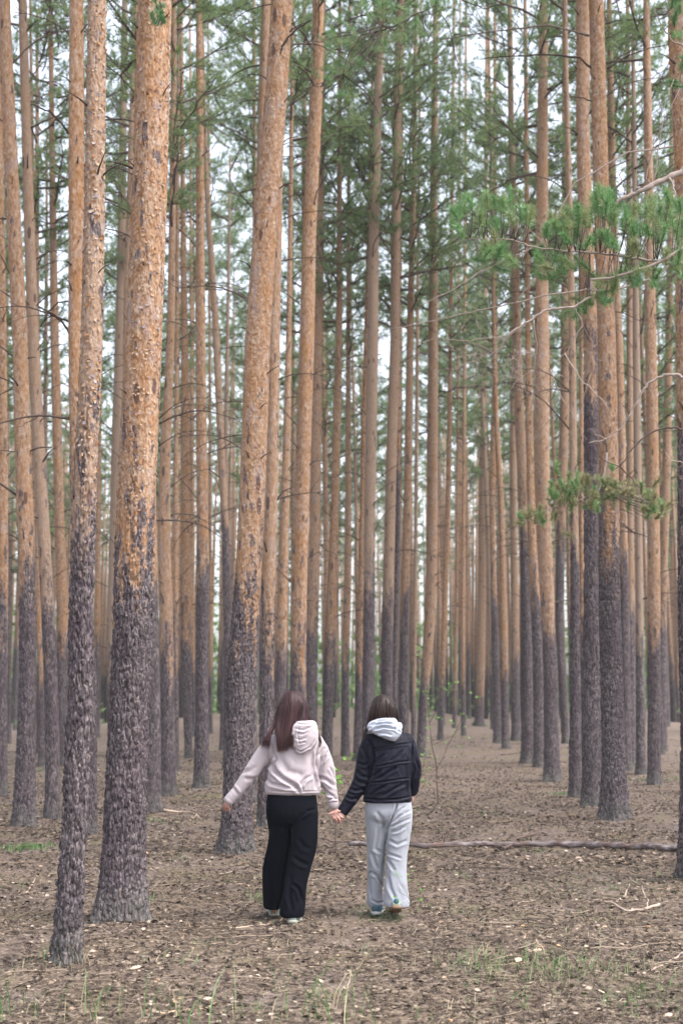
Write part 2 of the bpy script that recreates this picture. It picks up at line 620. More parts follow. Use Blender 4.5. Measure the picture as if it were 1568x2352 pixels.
def crown_mesh(name, seed, H=8.5, R=2.0, dens=1.0):
    """crown from z=0 (its lowest living branches) to H; wood and needles in one mesh"""
    rr = random.Random(seed)
    rng = np.random.default_rng(seed)
    mb = MB()
    C, A = [], []
    nb = int(28 * dens)
    for i in range(nb):
        h = H * (i + rr.random()) / nb
        f = h / H
        L = R * (0.45 + 0.9 * math.sin(PI * min(1, f * 0.85 + 0.16))) * rr.uniform(0.55, 1.15) * (1 - 0.35 * f)
        az = rr.uniform(0, 2 * PI)
        rise = rr.uniform(0.0, 0.5) + 0.5 * f
        P = [np.array([0, 0, h])]
        a = rise
        for q in range(6):
            a += rr.uniform(-0.15, 0.22)
            st = L / 6
            az2 = az + rr.uniform(-0.3, 0.3)
            P.append(P[-1] + np.array([math.cos(az2) * math.cos(a), math.sin(az2) * math.cos(a), math.sin(a)]) * st)
        P = np.array(P)
        mb.tube(P, np.linspace(0.03 * (1 - 0.5 * f), 0.008, 7), 4, 0.5, False)
        for q in range(int(8 * L)):
            k = rr.randint(1, 6)
            side = rr.uniform(-1.2, 1.2)
            ll = L * rr.uniform(0.15, 0.42)
            d = np.array([math.cos(az + side), math.sin(az + side), rr.uniform(-0.15, 0.65)])
            d /= np.linalg.norm(d)
            p1 = P[k] + d * ll
            mb.tube([P[k], (P[k] + p1) / 2 + np.array([0, 0, -0.03]), p1], [0.009, 0.006, 0.003], 3, 0.4, False)
            nt_ = rr.randint(4, 7)
            for s in range(nt_):
                t = 0.35 + 0.7 * s / nt_
                c = P[k] + d * ll * t + np.array([rr.uniform(-.1, .1), rr.uniform(-.1, .1), rr.uniform(-.05, .1)])
                C.append(c)
                v = d + np.array([rr.uniform(-.6, .6), rr.uniform(-.6, .6), rr.uniform(0, .9)])
                A.append(v / np.linalg.norm(v))
    C, A = np.array(C), np.array(A)
    NV, NF, idx = needles_arr(C, A, 11, 0.125, 0.0135, 0.9, rng)
    tone = rng.random(len(C))[idx] * 0.7 + 0.15 + 0.15 * rng.random(len(idx))
    me_w = mb.mesh(name, M['dead'])
    return me_w, mesh_np(name, NV, NF, M['needle_far'], False, {'tone': tone})


CROWNS = [crown_mesh('crown', 300 + i, random.uniform(7.0, 9.5), random.uniform(1.5, 2.3), random.uniform(0.85, 1.2)) for i in range(7)]


def add_crown(root, x, y, z, k, s=1.0, rot=0.0, zs_=False):
    w, n = CROWNS[k % len(CROWNS)]
    c = link('crown', n, root, (x, y, z), (0, 0, rot))
    b = link('crown_limbs', w, c)
    b['kind'] = 'stuff'
    c['kind'] = 'stuff'
    c.scale = (s, s, s * (1.2 if zs_ else 1))
    return c


def flakes(root, prof, z0, z1, n, seed, facing=True):
    rr = random.Random(seed)
    x, y, zs, r = prof
    mb = MB()
    for _ in range(n):
        z = rr.uniform(z0, z1)
        a = rr.uniform(-PI, 0) if facing else rr.uniform(-PI, PI)
        cx, cy, cr = np.interp(z, zs, x), np.interp(z, zs, y), np.interp(z, zs, r)
        w, h = rr.uniform(0.005, 0.014), rr.uniform(0.008, 0.026)
        lift = rr.uniform(0.002, 0.011)
        nrm = np.array([math.cos(a), math.sin(a), 0])
        tan = np.array([-math.sin(a), math.cos(a), 0])
        o = np.array([cx, cy, z]) + nrm * (cr + 0.006)
        up = np.array([0, 0, 1.0])
        sk = rr.uniform(-0.4, 0.4)
        tw = tan * w
        flip = rr.choice((-1, 1))
        V = [o - tw, o + tw, o + tw * (0.8 + sk) + up * h * .55 * flip + nrm * lift * .4, o - tw * (0.8 - sk) + up * h * .55 * flip + nrm * lift * .4,
             o + tw * 0.35 + up * h * flip + nrm * lift, o - tw * 0.5 + up * h * flip * 0.9 + nrm * lift]
        mb.add(V, [(0, 1, 2, 3), (3, 2, 4, 5)], rr.random())
    o = link('bark_flakes', mb.mesh('bark_flakes', M['flake'], False), root)
    o['kind'] = 'stuff'


# Every pine that can be told apart: foot row, [(row, column, width)], row where the grey bark ends, paleness, detail level, label
TREES = [
 (2228, [(2210, 153, 62), (1900, 172, 54), (1571, 184, 52), (1300, 190, 52), (1130, 196, 51), (785, 211, 46), (500, 217, 44), (0, 223, 40)], 1120, .55, 3,
  'slim grey-barked pine closest to the camera, left of the thickest trunk'),
 (2132, [(2110, 277, 112), (2000, 283, 98), (1800, 289, 92), (1571, 300, 88), (1300, 309, 88), (1150, 314, 84), (785, 331, 80), (400, 346, 78), (0, 355, 76)], 1225, .1, 3,
  'thickest pine trunk, dark plated foot and peeling orange bark above'),
 (1972, [(1955, 540, 76), (1850, 545, 66), (1571, 550, 64), (1320, 570, 57), (1053, 583, 56), (785, 592, 57), (500, 612, 54), (184, 637, 48), (0, 648, 46)], 1340, .15, 3,
  'leaning pine with flaky orange upper trunk just left of the pale hoodie'),
 (1905, [(1890, 56, 50), (1571, 64, 36), (1300, 62, 36), (1100, 55, 36), (785, 47, 34), (334, 24, 30), (0, 10, 26)], 1330, .15, 2,
  'pine bending towards the left edge of the photo, its foot flared and mossy'),
 (1889, [(1880, 1410, 70), (1750, 1408, 53), (1571, 1404, 50), (1420, 1400, 47), (1220, 1398, 46), (1000, 1396, 43), (785, 1392, 40), (600, 1386, 38), (400, 1378, 34), (167, 1373, 33), (0, 1368, 32)], 1245, .1, 3,
  'stout pine with broad flared foot, nearest of the right-hand clump beyond the log'),
 (1858, [(1850, 1358, 48), (1571, 1358, 42), (1287, 1359, 36), (1000, 1357, 33), (785, 1357, 32), (568, 1345, 31), (300, 1337, 31), (0, 1338, 30)], 850, .2, 2,
  'pine whose dark purple bark climbs highest, left beside the stout pine with the flared foot'),
 (2030, [(2010, 1590, 66), (1700, 1590, 52), (1400, 1584, 54), (1000, 1582, 54), (785, 1579, 54), (568, 1579, 52), (334, 1575, 54), (100, 1562, 52), (0, 1560, 50)], 1150, .05, 3,
  'red-brown pine cut by the right edge of the photo, carrying the long twisted boughs'),
 (1888, [(1880, 122, 34), (1650, 122, 34), (1400, 110, 30), (1120, 95, 28), (785, 77, 27), (334, 62, 22), (0, 52, 20)], 1440, .6, 1,
  'pinkish grey pine between the mossy-footed pine and the slim closest pine'),
 (1925, [(1915, 206, 34), (1571, 208, 30), (1400, 196, 32), (1120, 180, 34), (785, 175, 35), (334, 176, 34), (0, 177, 30)], 1130, .0, 2,
  'bright orange pine crossing right behind the slim closest pine'),
 (1873, [(1865, 352, 38), (1571, 352, 34), (1320, 345, 32), (785, 342, 26), (0, 335, 18)], 1290, .2, 1,
  'dark pine half hidden behind the right side of the thickest trunk'),
 (1834, [(1828, 385, 40), (1571, 386, 32), (1320, 378, 30), (1120, 376, 28), (950, 385, 22), (785, 393, 18), (300, 398, 14), (0, 400, 12)], 1510, .3, 1,
  'orange pine immediately right of the dark one behind the thickest trunk'),
 (1810, [(1805, 464, 36), (1571, 464, 29), (1287, 466, 27), (785, 461, 22), (334, 459, 18), (0, 457, 13)], 1290, .1, 2,
  'straight lone pine with drooping dead twigs, midway between the thickest trunk and the leaning pine'),
 (1906, [(1895, 609, 36), (1571, 614, 30), (1320, 617, 31), (1053, 626, 27), (785, 630, 25), (500, 637, 20), (0, 646, 16)], 1420, .3, 2,
  'pine standing tight behind the leaning pine, seen over the pale hoodie left sleeve'),
 (1800, [(1780, 686, 36), (1487, 686, 33), (1287, 688, 36), (1053, 696, 35), (785, 704, 33), (568, 709, 31), (334, 720, 30), (167, 729, 28), (0, 731, 25)], 1505, .0, 2,
  'vivid rust-orange pine rising directly above the head of the person in the pale hoodie'),
 (1757, [(1750, 715, 30), (1487, 715, 25), (1287, 722, 28), (785, 730, 20), (568, 735, 17), (0, 742, 12)], 1435, .35, 1,
  'duller pine hugging the right side of the rust-orange pine above the pale hoodie'),
 (1768, [(1760, 845, 28), (1453, 847, 27), (1287, 848, 25), (1053, 851, 25), (785, 856, 26), (568, 857, 24), (367, 864, 20), (234, 868, 17), (0, 878, 15)], 1320, .75, 2,
  'pale pinkish pine rising just left of the dark-haired head above the navy jacket'),
 (1762, [(1755, 887, 28), (1453, 889, 26), (1287, 893, 25), (1053, 898, 24), (785, 907, 22), (500, 909, 21), (267, 912, 19), (0, 920, 17)], 1395, .6, 2,
  'tan pine rising straight out of the head of the person in the navy jacket'),
 (1750, [(1745, 925, 25), (1520, 928, 22), (1353, 930, 21), (1186, 935, 19), (785, 941, 16), (600, 945, 14), (434, 950, 11), (0, 955, 8)], 1390, .2, 1,
  'reddish tan pine one trunk right of the pine over the navy jacket head'),
 (1732, [(1725, 906, 14), (1500, 906, 13), (1286, 912, 12), (1100, 913, 11), (785, 916, 9), (0, 925, 6)], 1075, .1, 1,
  'thin purple-black trunk squeezed behind the tan pine above the navy jacket'),
 (1757, [(1750, 750, 26), (1487, 757, 25), (1250, 766, 20), (1020, 772, 18), (785, 779, 16), (500, 779, 12), (0, 780, 8)], 1500, .15, 1,
  'dark-footed orange pine right of the bright gap of sky between the two people'),
 (1738, [(1730, 793, 20), (1520, 792, 18), (1353, 799, 17), (1186, 799, 14), (785, 800, 11), (500, 800, 9), (0, 803, 6)], 1530, .3, 1,
  'slim pine partnered with the dark-footed one, centred between the two people'),
 (1748, [(1740, 820, 22), (1487, 826, 15), (1220, 830, 11), (1020, 833, 10), (568, 845, 8), (0, 860, 5)], 1525, .0, 1,
  'narrow brown-orange trunk hidden partly by the pale pinkish pine over the holding hands'),
 (1739, [(1730, 965, 22), (1600, 972, 22), (1400, 989, 26), (1200, 992, 26), (850, 993, 24), (500, 995, 18), (0, 1000, 12)], 1560, .35, 1,
  'broad tan pine behind the leafy sapling, right of the navy jacket shoulder'),
 (1700, [(1695, 1010, 13), (1487, 1018, 13), (1287, 1024, 13), (1086, 1030, 12), (600, 1036, 9), (0, 1042, 6)], 1560, .0, 1,
  'thin burnt-orange pine with bare curved twigs above the leafy sapling'),
 (1708, [(1700, 1142, 20), (1454, 1136, 17), (1287, 1131, 13), (1120, 1129, 14), (885, 1136, 14), (640, 1136, 11), (0, 1136, 7)], 1355, .0, 1,
  'orange pine with very dark lower trunk, left one of the crossing pair by the path'),
 (1720, [(1714, 1160, 18), (1520, 1158, 18), (1287, 1153, 15), (1120, 1149, 14), (1020, 1141, 12), (785, 1134, 9), (0, 1120, 6)], 1530, .1, 1,
  'red-orange pine crossing behind the dark-footed pine by the path, leaning left'),
 (1702, [(1695, 1184, 22), (1450, 1182, 19), (1120, 1178, 17), (785, 1176, 13), (0, 1172, 8)], 1500, .5, 1,
  'dull olive-brown pine filling the space behind the purple-footed pair right of the path'),
 (1754, [(1748, 1211, 30), (1450, 1209, 27), (1253, 1207, 26), (1120, 1201, 23), (1020, 1195, 22), (885, 1190, 21), (568, 1182, 17), (300, 1173, 13), (0, 1170, 11)], 1230, .45, 2,
  'dark purple-footed pine first on the right of the open path'),
 (1762, [(1756, 1237, 26), (1571, 1236, 25), (1400, 1232, 24), (1287, 1222, 22), (1120, 1217, 18), (785, 1212, 14), (0, 1205, 8)], 1340, .0, 1,
  'orange-streaked pine wedged between the two trunks right of the open path'),
 (1796, [(1790, 1266, 38), (1571, 1264, 32), (1420, 1258, 30), (1287, 1252, 33), (1120, 1246, 34), (1000, 1243, 35), (785, 1243, 32), (568, 1243, 28), (334, 1245, 25), (0, 1248, 19)], 1450, .3, 2,
  'broad light tan pine behind the green needle sprays, right of the purple-footed pair'),
 (1708, [(1700, 1300, 18), (1450, 1283, 20), (1287, 1286, 21), (1120, 1290, 22), (1000, 1294, 22), (785, 1297, 20), (500, 1297, 16), (0, 1294, 10)], 1235, .3, 1,
  'pine ringed with dark bark bands, between the broad tan pine and the dark clump'),
 (1838, [(1830, 1321, 30), (1571, 1320, 24), (1287, 1319, 19), (1120, 1316, 17), (785, 1313, 15), (500, 1308, 13), (150, 1298, 11), (0, 1296, 10)], 1215, .55, 2,
  'slender dark-footed pine on the left flank of the clump beyond the log'),
 (1752, [(1745, 1340, 16), (1450, 1337, 13), (1287, 1335, 12), (1000, 1334, 10), (0, 1330, 6)], 1452, .0, 1,
  'narrow bright orange sliver of trunk between the slender and the purple-barked pine'),
 (1770, [(1760, 1437, 24), (1400, 1434, 22), (1120, 1428, 20), (785, 1420, 20), (568, 1408, 19), (350, 1404, 18), (0, 1398, 12)], 1300, .25, 1,
  'pine hidden behind the right side of the stout flared pine'),
 (1760, [(1755, 1447, 26), (1400, 1448, 19), (1200, 1446, 16), (785, 1445, 15), (0, 1440, 9)], 1390, .5, 1,
  'pinkish-footed pine just right of the stout flared pine'),
 (1779, [(1770, 1471, 24), (1500, 1468, 18), (1287, 1467, 17), (1120, 1464, 17), (785, 1460, 17), (500, 1457, 12), (0, 1452, 8)], 1480, .9, 1,
  'palest grey-lilac pine right of the stout flared pine'),
 (1803, [(1795, 1501, 30), (1571, 1501, 28), (1400, 1501, 28), (1200, 1500, 28), (1000, 1497, 26), (785, 1493, 25), (434, 1489, 20), (100, 1484, 16), (0, 1483, 14)], 1475, .15, 2,
  'straight tan pine with pointed dark notch in its bark, two trunks from the right edge'),
 (1724, [(1718, 1520, 22), (1450, 1518, 20), (1200, 1525, 22), (1000, 1531, 19), (785, 1535, 18), (400, 1540, 13), (0, 1545, 9)], 1420, .3, 1,
  'tan pine between the notched pine and the red-brown pine at the right edge'),
 (1650, [(1645, 1545, 18), (1400, 1546, 14), (1000, 1552, 12), (0, 1560, 6)], 1480, .1, 1,
  'thin far pine seen just before the right edge of the photo'),
 (1830, [(1825, 4, 28), (1500, 6, 24), (1287, 8, 24), (785, 6, 22), (400, 0, 18), (0, -6, 14)], 1430, .0, 1,
  'orange pine cut by the left edge of the photo'),
 (1708, [(1702, 23, 9), (1571, 22, 9), (1220, 20, 8), (785, 18, 7), (0, 16, 4)], 1200, .9, 1,
  'thin lilac-grey stem between the left-edge pine and the bending pine'),
 (1761, [(1755, 142, 30), (1450, 146, 28), (1220, 138, 24), (785, 126, 20), (334, 120, 13), (0, 116, 9)], 1480, .1, 1,
  'orange-brown pine behind the pinkish grey one, left of the slim closest pine'),
 (1762, [(1755, 98, 18), (1571, 96, 16), (1450, 91, 14), (1000, 84, 12), (0, 70, 6)], 1540, .1, 1,
  'thin far pine in the gap right of the mossy-footed pine'),
 (1740, [(1735, 262, 26), (1500, 256, 24), (1186, 266, 28), (785, 276, 24), (568, 280, 20), (0, 287, 14)], 1560, .85, 1,
  'smooth greyish pine between the slim closest pine and the thickest trunk'),
 (1780, [(1770, 300, 22), (785, 290, 16), (300, 303, 14), (0, 313, 13)], 1400, .4, 1,
  'pine peeping out on the left edge of the thickest trunk high up'),
 (1695, [(1690, 222, 15), (1571, 224, 14), (1120, 226, 14), (785, 230, 11), (0, 236, 6)], 1480, .0, 1,
  'narrow orange pine in the slot between the slim closest pine and the smooth greyish pine'),
 (1741, [(1735, 434, 15), (1571, 428, 26), (1400, 428, 26), (1120, 427, 22), (785, 424, 17), (500, 421, 12), (0, 416, 8)], 1455, .0, 1,
  'pine with glowing orange streak and many drooping twigs, left of the lone straight pine'),
 (1771, [(1765, 405, 14), (1500, 404, 12), (1120, 404, 11), (785, 407, 10), (0, 410, 6)], 1480, .2, 1,
  'narrow trunk squeezed between the orange pine and the streaked pine right of the thickest trunk'),
 (1690, [(1685, 444, 11), (1400, 442, 10), (785, 440, 8), (0, 436, 5)], 1530, .0, 1,
  'thin orange trunk touching the left side of the lone straight pine'),
 (1770, [(1765, 522, 20), (1571, 524, 19), (1287, 522, 18), (1186, 516, 18), (1020, 507, 17), (785, 498, 16), (600, 486, 14), (434, 474, 11), (0, 462, 8)], 1195, .5, 1,
  'pine leaning out from behind the lone straight pine towards the flaky one'),
 (1685, [(1680, 484, 9), (1400, 483, 8), (785, 482, 7), (0, 478, 4)], 1540, .3, 1,
  'very thin far trunk hard right of the lone straight pine'),
 (1850, [(1840, 575, 26), (1000, 592, 22), (500, 596, 20), (184, 606, 20), (0, 612, 20)], 1380, .3, 1,
  'pine emerging left of the leaning flaky pine high in the photo'),
 (1730, [(1720, 584, 9), (400, 584, 9), (200, 584, 9), (0, 583, 8)], 1000, .2, 1,
  'thin dark bare trunk against the sky left of the leaning flaky pine'),
 (1781, [(1775, 640, 26), (1487, 646, 26), (1287, 651, 23), (1120, 656, 21), (785, 663, 13), (434, 668, 10), (0, 672, 7)], 1530, .15, 1,
  'yellowish tan pine between the leaning flaky pine and the rust-orange pine'),
 (1735, [(1730, 698, 16), (785, 699, 14), (434, 699, 13), (0, 698, 8)], 1480, .4, 1,
  'pine peeping out left of the rust-orange pine near mid height'),
 (1668, [(1663, 1100, 22), (1487, 1104, 20), (1287, 1107, 19), (785, 1112, 13), (0, 1118, 7)], 1600, .4, 1,
  'tan far pine standing over the open path, left of the crossing pair'),
 (1690, [(1684, 1064, 12), (1400, 1062, 10), (1100, 1064, 10), (785, 1066, 8), (0, 1070, 5)], 1560, .1, 1,
  'thin orange pine left of the open path, beside the leafy sapling top'),
 (1672, [(1668, 1042, 10), (1400, 1048, 8), (785, 1052, 7), (0, 1056, 4)], 1580, .1, 1,
  'very thin far pine above the middle of the leafy sapling'),
 (1707, [(1702, 948, 12), (1500, 951, 10), (1186, 955, 9), (785, 958, 8), (0, 966, 5)], 1600, .6, 1,
  'pale thin stem between the reddish tan pine and the broad tan pine'),
]
TREES_Y = []
EXTRA = {}


def build_tree(i, spec):
    foot_y, rows, line_y, pale, lod, label = spec
    g = ground(rows[0][1], foot_y)
    # the stem surface, not its axis, meets the ground at foot_y
    r0 = rows[0][2] * 0.5 * at(rows[0][1], foot_y, g[1])[1]
    Y = g[1] + r0 * 0.8
    root = bpy.data.objects.new('pine_tree', None)
    COL.objects.link(root)
    g = np.array([g[0] * Y / g[1], Y, float(gh(g[0] * Y / g[1], Y))])
    root.location = g
    P = []
    for (ry, rx, w) in rows:
        p, s = at(rx, ry, Y)
        P.append([p[0] - g[0], 0.0, p[2] - g[2], w * 0.5 * s])
    # up beyond the picture
    P.sort(key=lambda p: p[2])
    if P[0][2] > -0.2:
        P.insert(0, [P[0][0], 0, -0.4, P[0][3] * 1.02])
    H = max(19.0, P[-1][2] + 4) + random.uniform(-1, 2)
    a, b = P[-2], P[-1]
    sl = (b[0] - a[0]) / (b[2] - a[2])
    z, x, r = b[2], b[0], b[3]
    while z < H:
        st = min(2.0, H - z + 0.01)
        z += st
        sl *= 0.8
        x += sl * st
        P.append([x, random.uniform(-.05, .05), z, r * max(0.22, 1 - 0.85 * (z - b[2]) / max(1, H - b[2]))])
    line = at(rows[0][1], line_y, Y)[0][2] - g[2]
    seen_top = b[2] + 0.5
    if lod == 3:
        sides, dz, amp, plate = (132 if i == 1 else 88), 0.010, 0.017, 0.033
    elif lod == 2:
        sides, dz, amp, plate = 44, 0.028, 0.016, 0.045
    else:
        sides, dz, amp, plate = 14, 0.25, 0.0, 0.05
    me, prof = trunk_mesh('trunk', P, sides, dz, line, amp, 11 * i + 3, plate, seen_top)
    t = link('trunk', me, root)
    t['bark_line'] = float(line)
    t['paleness'] = float(pale)
    thing(root, label, 'pine tree')
    if lod == 3:
        flakes(root, prof, line + 0.1, seen_top, 900 if i == 1 else 520, 50 + i)
    # dead branches and stubs
    rr = random.Random(900 + i)
    z = line + (0.4 if lod == 3 else 0.2)
    top = min(H - 8, seen_top)
    n = 0
    while z < top and n < 26:
        z += rr.uniform(0.25, 0.9) if Y > 14 else rr.uniform(0.35, 1.0)
        for _ in range(rr.choice((1, 1, 2))):
            cx, cy, cr = np.interp(z, prof[2], prof[0]), np.interp(z, prof[2], prof[1]), np.interp(z, prof[2], prof[3])
            az = rr.uniform(-PI, PI)
            longb = rr.random() < (0.0 if lod == 3 else 0.5) and z > 3.6
            if longb and abs(math.sin(az)) > 0.75:
                az = rr.choice((0, PI)) + rr.uniform(-.5, .5)
            if not longb and rr.random() < .8:
                az = -abs(az)
            me_b = rr.choice(BR_LONG if longb else BR_SHORT)
            o = link('dead_branch' if longb else 'branch_stub', me_b, root,
                     (cx + math.cos(az) * cr * .9, cy + math.sin(az) * cr * .9, z), (0, rr.uniform(-.3, .3), az))
            s = rr.uniform(.6, 1.2) * (0.7 if lod == 3 and not longb else 1)
            o.scale = (s, s, s)
            n += 1
    zc = H - rr.uniform(7.0, 9.0) if Y < 27 else rr.uniform(11.0, 13.5)
    if Y >= 14 and 400 < rows[-1][1] < 620:
        zc += 5.0
    cx, cy = np.interp(zc, prof[2], prof[0]), np.interp(zc, prof[2], prof[1])
    add_crown(root, cx, cy, zc, i, rr.uniform(.9, 1.15), rr.uniform(0, 6.28), Y >= 27)
    TREES_Y.append((g[0], g[1]))
    return root, prof, g


ROOTS = []
for i, spec in enumerate(TREES):
    ROOTS.append(build_tree(i, spec))

def mound(x, y):
    m = np.zeros_like(np.asarray(x, float))
    for (_, prof, g), spec in zip(ROOTS, TREES):
        if g[1] < 22:
            r = float(np.interp(.3, prof[2], prof[3])) + .03
            ax = g[0] + float(np.interp(0, prof[2], prof[0]))
            d = np.hypot(x - ax, (y - g[1]))
            m = np.maximum(m, .055 * np.exp(-(d / (r * 1.6)) ** 2) * (.75 + .5 * vnoise(x * 8, y * 8, 77)))
    return m


build_floor()

# ------------------------------------------------------------------ pines farther back and to the sides
FT = []
for k in range(6):
    rr = random.Random(400 + k)
    P = []
    x = 0
    sl = rr.uniform(-.015, .015)
    for q in range(12):
        z = q * 1.85
        P.append([x, rr.uniform(-.02, .02), z, 0.135 * (1 - 0.036 * z)])
        sl += rr.uniform(-.008, .008)
        x += sl * 1.85
    P[0][2] = -0.4
    me, prof = trunk_mesh('trunk', P, 10, 0.5, 4, 0, k, 0.05)
    mb = MB()
    for q in range(26):
        z = rr.uniform(4.5, 13)
        az = rr.uniform(0, 2 * PI)
        L = rr.uniform(.3, 1.4)
        cx = np.interp(z, prof[2], prof[0])
        rise = rr.uniform(-.2, .7)
        p0 = np.array([cx, 0, z])
        p1 = p0 + L * np.array([math.cos(az), math.sin(az), rise])
        mb.tube(curved(p0, p1, .1 * L, 5, .03), np.linspace(.014, .005, 5), 3, rr.random() * .6, False)
    FT.append((me, prof, mb.mesh('dead_branches', M['dead'])))

GAPS = [(735, 7), (493, 6), (812, 4), (868, 4), (725, 3), (1118, 4), (240, 4), (1190, 0)]
pts = [tuple(p) for p in TREES_Y]
far = []
rr = random.Random(5)
tries = 0
while len(far) < 205 and tries < 40000:
    tries += 1
    u = rr.random()
    if u < 0.80:
        y = 30 + 88 * rr.random() ** 0.75
        x = rr.uniform(-0.30, 0.30) * y
    else:
        y = rr.uniform(9, 60)
        s = rr.choice((-1, 1))
        x = s * (0.27 * y + 1.3 + rr.uniform(0, 14))
    if any((x - a) ** 2 + (y - b) ** 2 < 1.7 ** 2 for a, b in pts):
        continue
    px, _ = project(np.array([x, y, 3.0]))
    if any(abs(px - gx) < gw + 0.13 * FPX / y for gx, gw in GAPS):
        continue
    pts.append((x, y))
    far.append((x, y, px))
BANDS = [(75, 'close to the left edge'), (150, 'left of the slim closest pine'), (205, 'behind the slim closest pine'), (270, 'left of the thickest trunk'), (350, 'behind the thickest trunk'), (455, 'left of the lone straight pine'), (560, 'left of the leaning flaky pine'), (625, 'behind the leaning flaky pine'),
         (690, 'above the person in black trousers'), (760, 'left of the gap between the people'), (835, 'right of the gap between the people'), (925, 'behind the person in the navy jacket'), (1000, 'left of the leafy sapling'), (1075, 'right of the leafy sapling'),
         (1140, 'over the open path'), (1200, 'at the right side of the open path'), (1270, 'behind the purple-footed pair'), (1340, 'left of the right-hand clump'), (1450, 'behind the stout flared pine'), (1520, 'right of the stout flared pine'), (9999, 'close to the right edge')]
for k, (x, y, px) in enumerate(far):
    me, prof, mbr = FT[k % 6]
    root = bpy.data.objects.new('pine_tree', None)
    COL.objects.link(root)
    root.location = (x, y, float(gh(x, y)))
    root.rotation_euler = (rr.uniform(-.012, .012), rr.uniform(-.012, .012), rr.uniform(0, 6.28))
    s = rr.uniform(.88, 1.1)
    root.scale = (s, s, s)
    t = link('trunk', me, root)
    sw = rr.uniform(.6, 1.15)
    t.scale = (sw, sw, 1)
    t['bark_line'] = rr.uniform(2.2, 5.0)
    t['paleness'] = rr.choice((0, .1, .3, .5, .8))
    b = link('dead_branches', mbr, root)
    b['kind'] = 'stuff'
    zc = rr.uniform(8.0, 12.0) + (5.0 if 415 < px < 590 or 960 < px < 1070 else 0)
    add_crown(root, np.interp(zc, prof[2], prof[0]), 0, zc, k, rr.uniform(.95, 1.2), rr.uniform(0, 6.28), True)
    inview = -40 < px < 1610
    if inview:
        where = next(w for lim, w in BANDS if px < lim)
        hue = 'greyish tan' if t['paleness'] >= .5 else 'orange-brown'
        row = 'middle rows' if y < 58 else ('far rows' if y < 88 else 'farthest rows')
        thing(root, 'thin %s pine in the %s, %s' % (hue, row, where), 'pine tree', 'thin pines deep in the background')
    else:
        thing(root, 'pine standing to the side of the view, outside the photo', 'pine tree', 'pines beside the view')

# distant edge of the wood: low bushes and a further belt of crowns, one mass nobody could count
def far_belt():
    rng = np.random.default_rng(77)
    n = 8500
    x = rng.uniform(-62, 62, n)
    y = rng.uniform(105, 150, n)
    z = rng.uniform(0, 1, n) ** 1.3 * 8.5 * (0.55 + 0.9 * vnoise(x * .12, y * 0 + 3, 8))
    C = np.stack([x, y, z + .1], -1)
    A = rng.normal(size=C.shape)
    A[:, 2] = np.abs(A[:, 2])
    A /= np.linalg.norm(A, axis=1)[:, None]
    V, F, idx = needles_arr(C, A, 9, 0.55, 0.28, 1.1, rng)
    tone = (0.4 + 0.6 * rng.random(n))[idx]
    o = link('undergrowth', mesh_np('undergrowth', V, F, M['broadleaf'], False, {'tone': tone}))
    o['kind'] = 'stuff'
    n = 1500
    x = rng.uniform(-26, 26, n)
    y = rng.uniform(58, 112, n)
    keep = vnoise(x * .5, y * .3, 15) > .48
    x, y = x[keep], y[keep]
    z = gh(x, y) + rng.uniform(0, 1, len(x)) ** 2 * 1.6
    C = np.stack([x, y, z], -1)
    A = rng.normal(size=C.shape)
    A[:, 2] = np.abs(A[:, 2]) + .4
    A /= np.linalg.norm(A, axis=1)[:, None]
    V, F, idx = needles_arr(C, A, 14, 0.30, 0.035, .9, rng)
    o = link('undergrowth', mesh_np('undergrowth', V, F, M['broadleaf'], False, {'tone': rng.random(len(C))[idx]}))
    o['kind'] = 'stuff'
    n = 12500
    x = rng.uniform(-70, 70, n)
    y = rng.uniform(95, 150, n)
    z = 5.5 + 22 * rng.random(n)
    keep = vnoise(x * .35 + y, z * .3, 5) * .6 + vnoise(x * 1.1, z * .9, 6) * .4 > 0.47 - .003 * z
    C = np.stack([x, y, z], -1)[keep]
    A = rng.normal(size=C.shape)
    A /= np.linalg.norm(A, axis=1)[:, None]
    V, F, idx = needles_arr(C, A, 9, 0.5, 0.13, 1.1, rng)
    tone = rng.random(len(C))[idx]
    o = link('distant_foliage', mesh_np('distant_foliage', V, F, M['needle_far'], False, {'tone': tone}))
    o['kind'] = 'stuff'


far_belt()
# far trunks of the belt behind, one mass
def far_trunks():
    rng = np.random.default_rng(31)
    mb = MB()
    for q in range(760):
        y = rng.uniform(72, 150)
        x = rng.uniform(-0.34, 0.34) * y
        px, _ = project(np.array([x, y, 3.0]))
        if any(abs(px - gx) < gw * 0.7 + 1 for gx, gw in GAPS[:5]):
            continue
        r = rng.uniform(.09, .15)
        z0 = float(gh(x, y))
        sl = rng.uniform(-.02, .02)
        mb.tube([(x, y, z0 - .3), (x + sl * 9, y, z0 + 9), (x + sl * 20, y, z0 + 20)], [r, r * .8, r * .2], 6, rng.random())
    me = mb.mesh('distant_trunks', M['bark'])
    o = link('distant_trunks', me)
    o['kind'] = 'stuff'
    o['bark_line'] = 3.2
    o['paleness'] = 0.35


far_trunks()

# ------------------------------------------------------------------ ground litter
def rotz(a):
    c, s = np.cos(a), np.sin(a)
    z, o = np.zeros_like(c), np.ones_like(c)
    return np.stack([np.stack([c, -s, z], -1), np.stack([s, c, z], -1), np.stack([z, z, o], -1)], -2)


def rotx(a):
    c, s = np.cos(a), np.sin(a)
    z, o = np.zeros_like(c), np.ones_like(c)
    return np.stack([np.stack([o, z, z], -1), np.stack([z, c, -s], -1), np.stack([z, s, c], -1)], -2)


def floor_z(x, y):
    near = np.clip((24 - y) / 8, 0, 1) * np.clip((8 - np.abs(x)) / 2, 0, 1)
    return gh(x, y) + near * (0.03 * (vnoise(x * 3.2, y * 3.2, 3) - 0.5) + 0.022 * (vnoise(x * 9, y * 9, 4) - 0.5)) + mound(x, y)


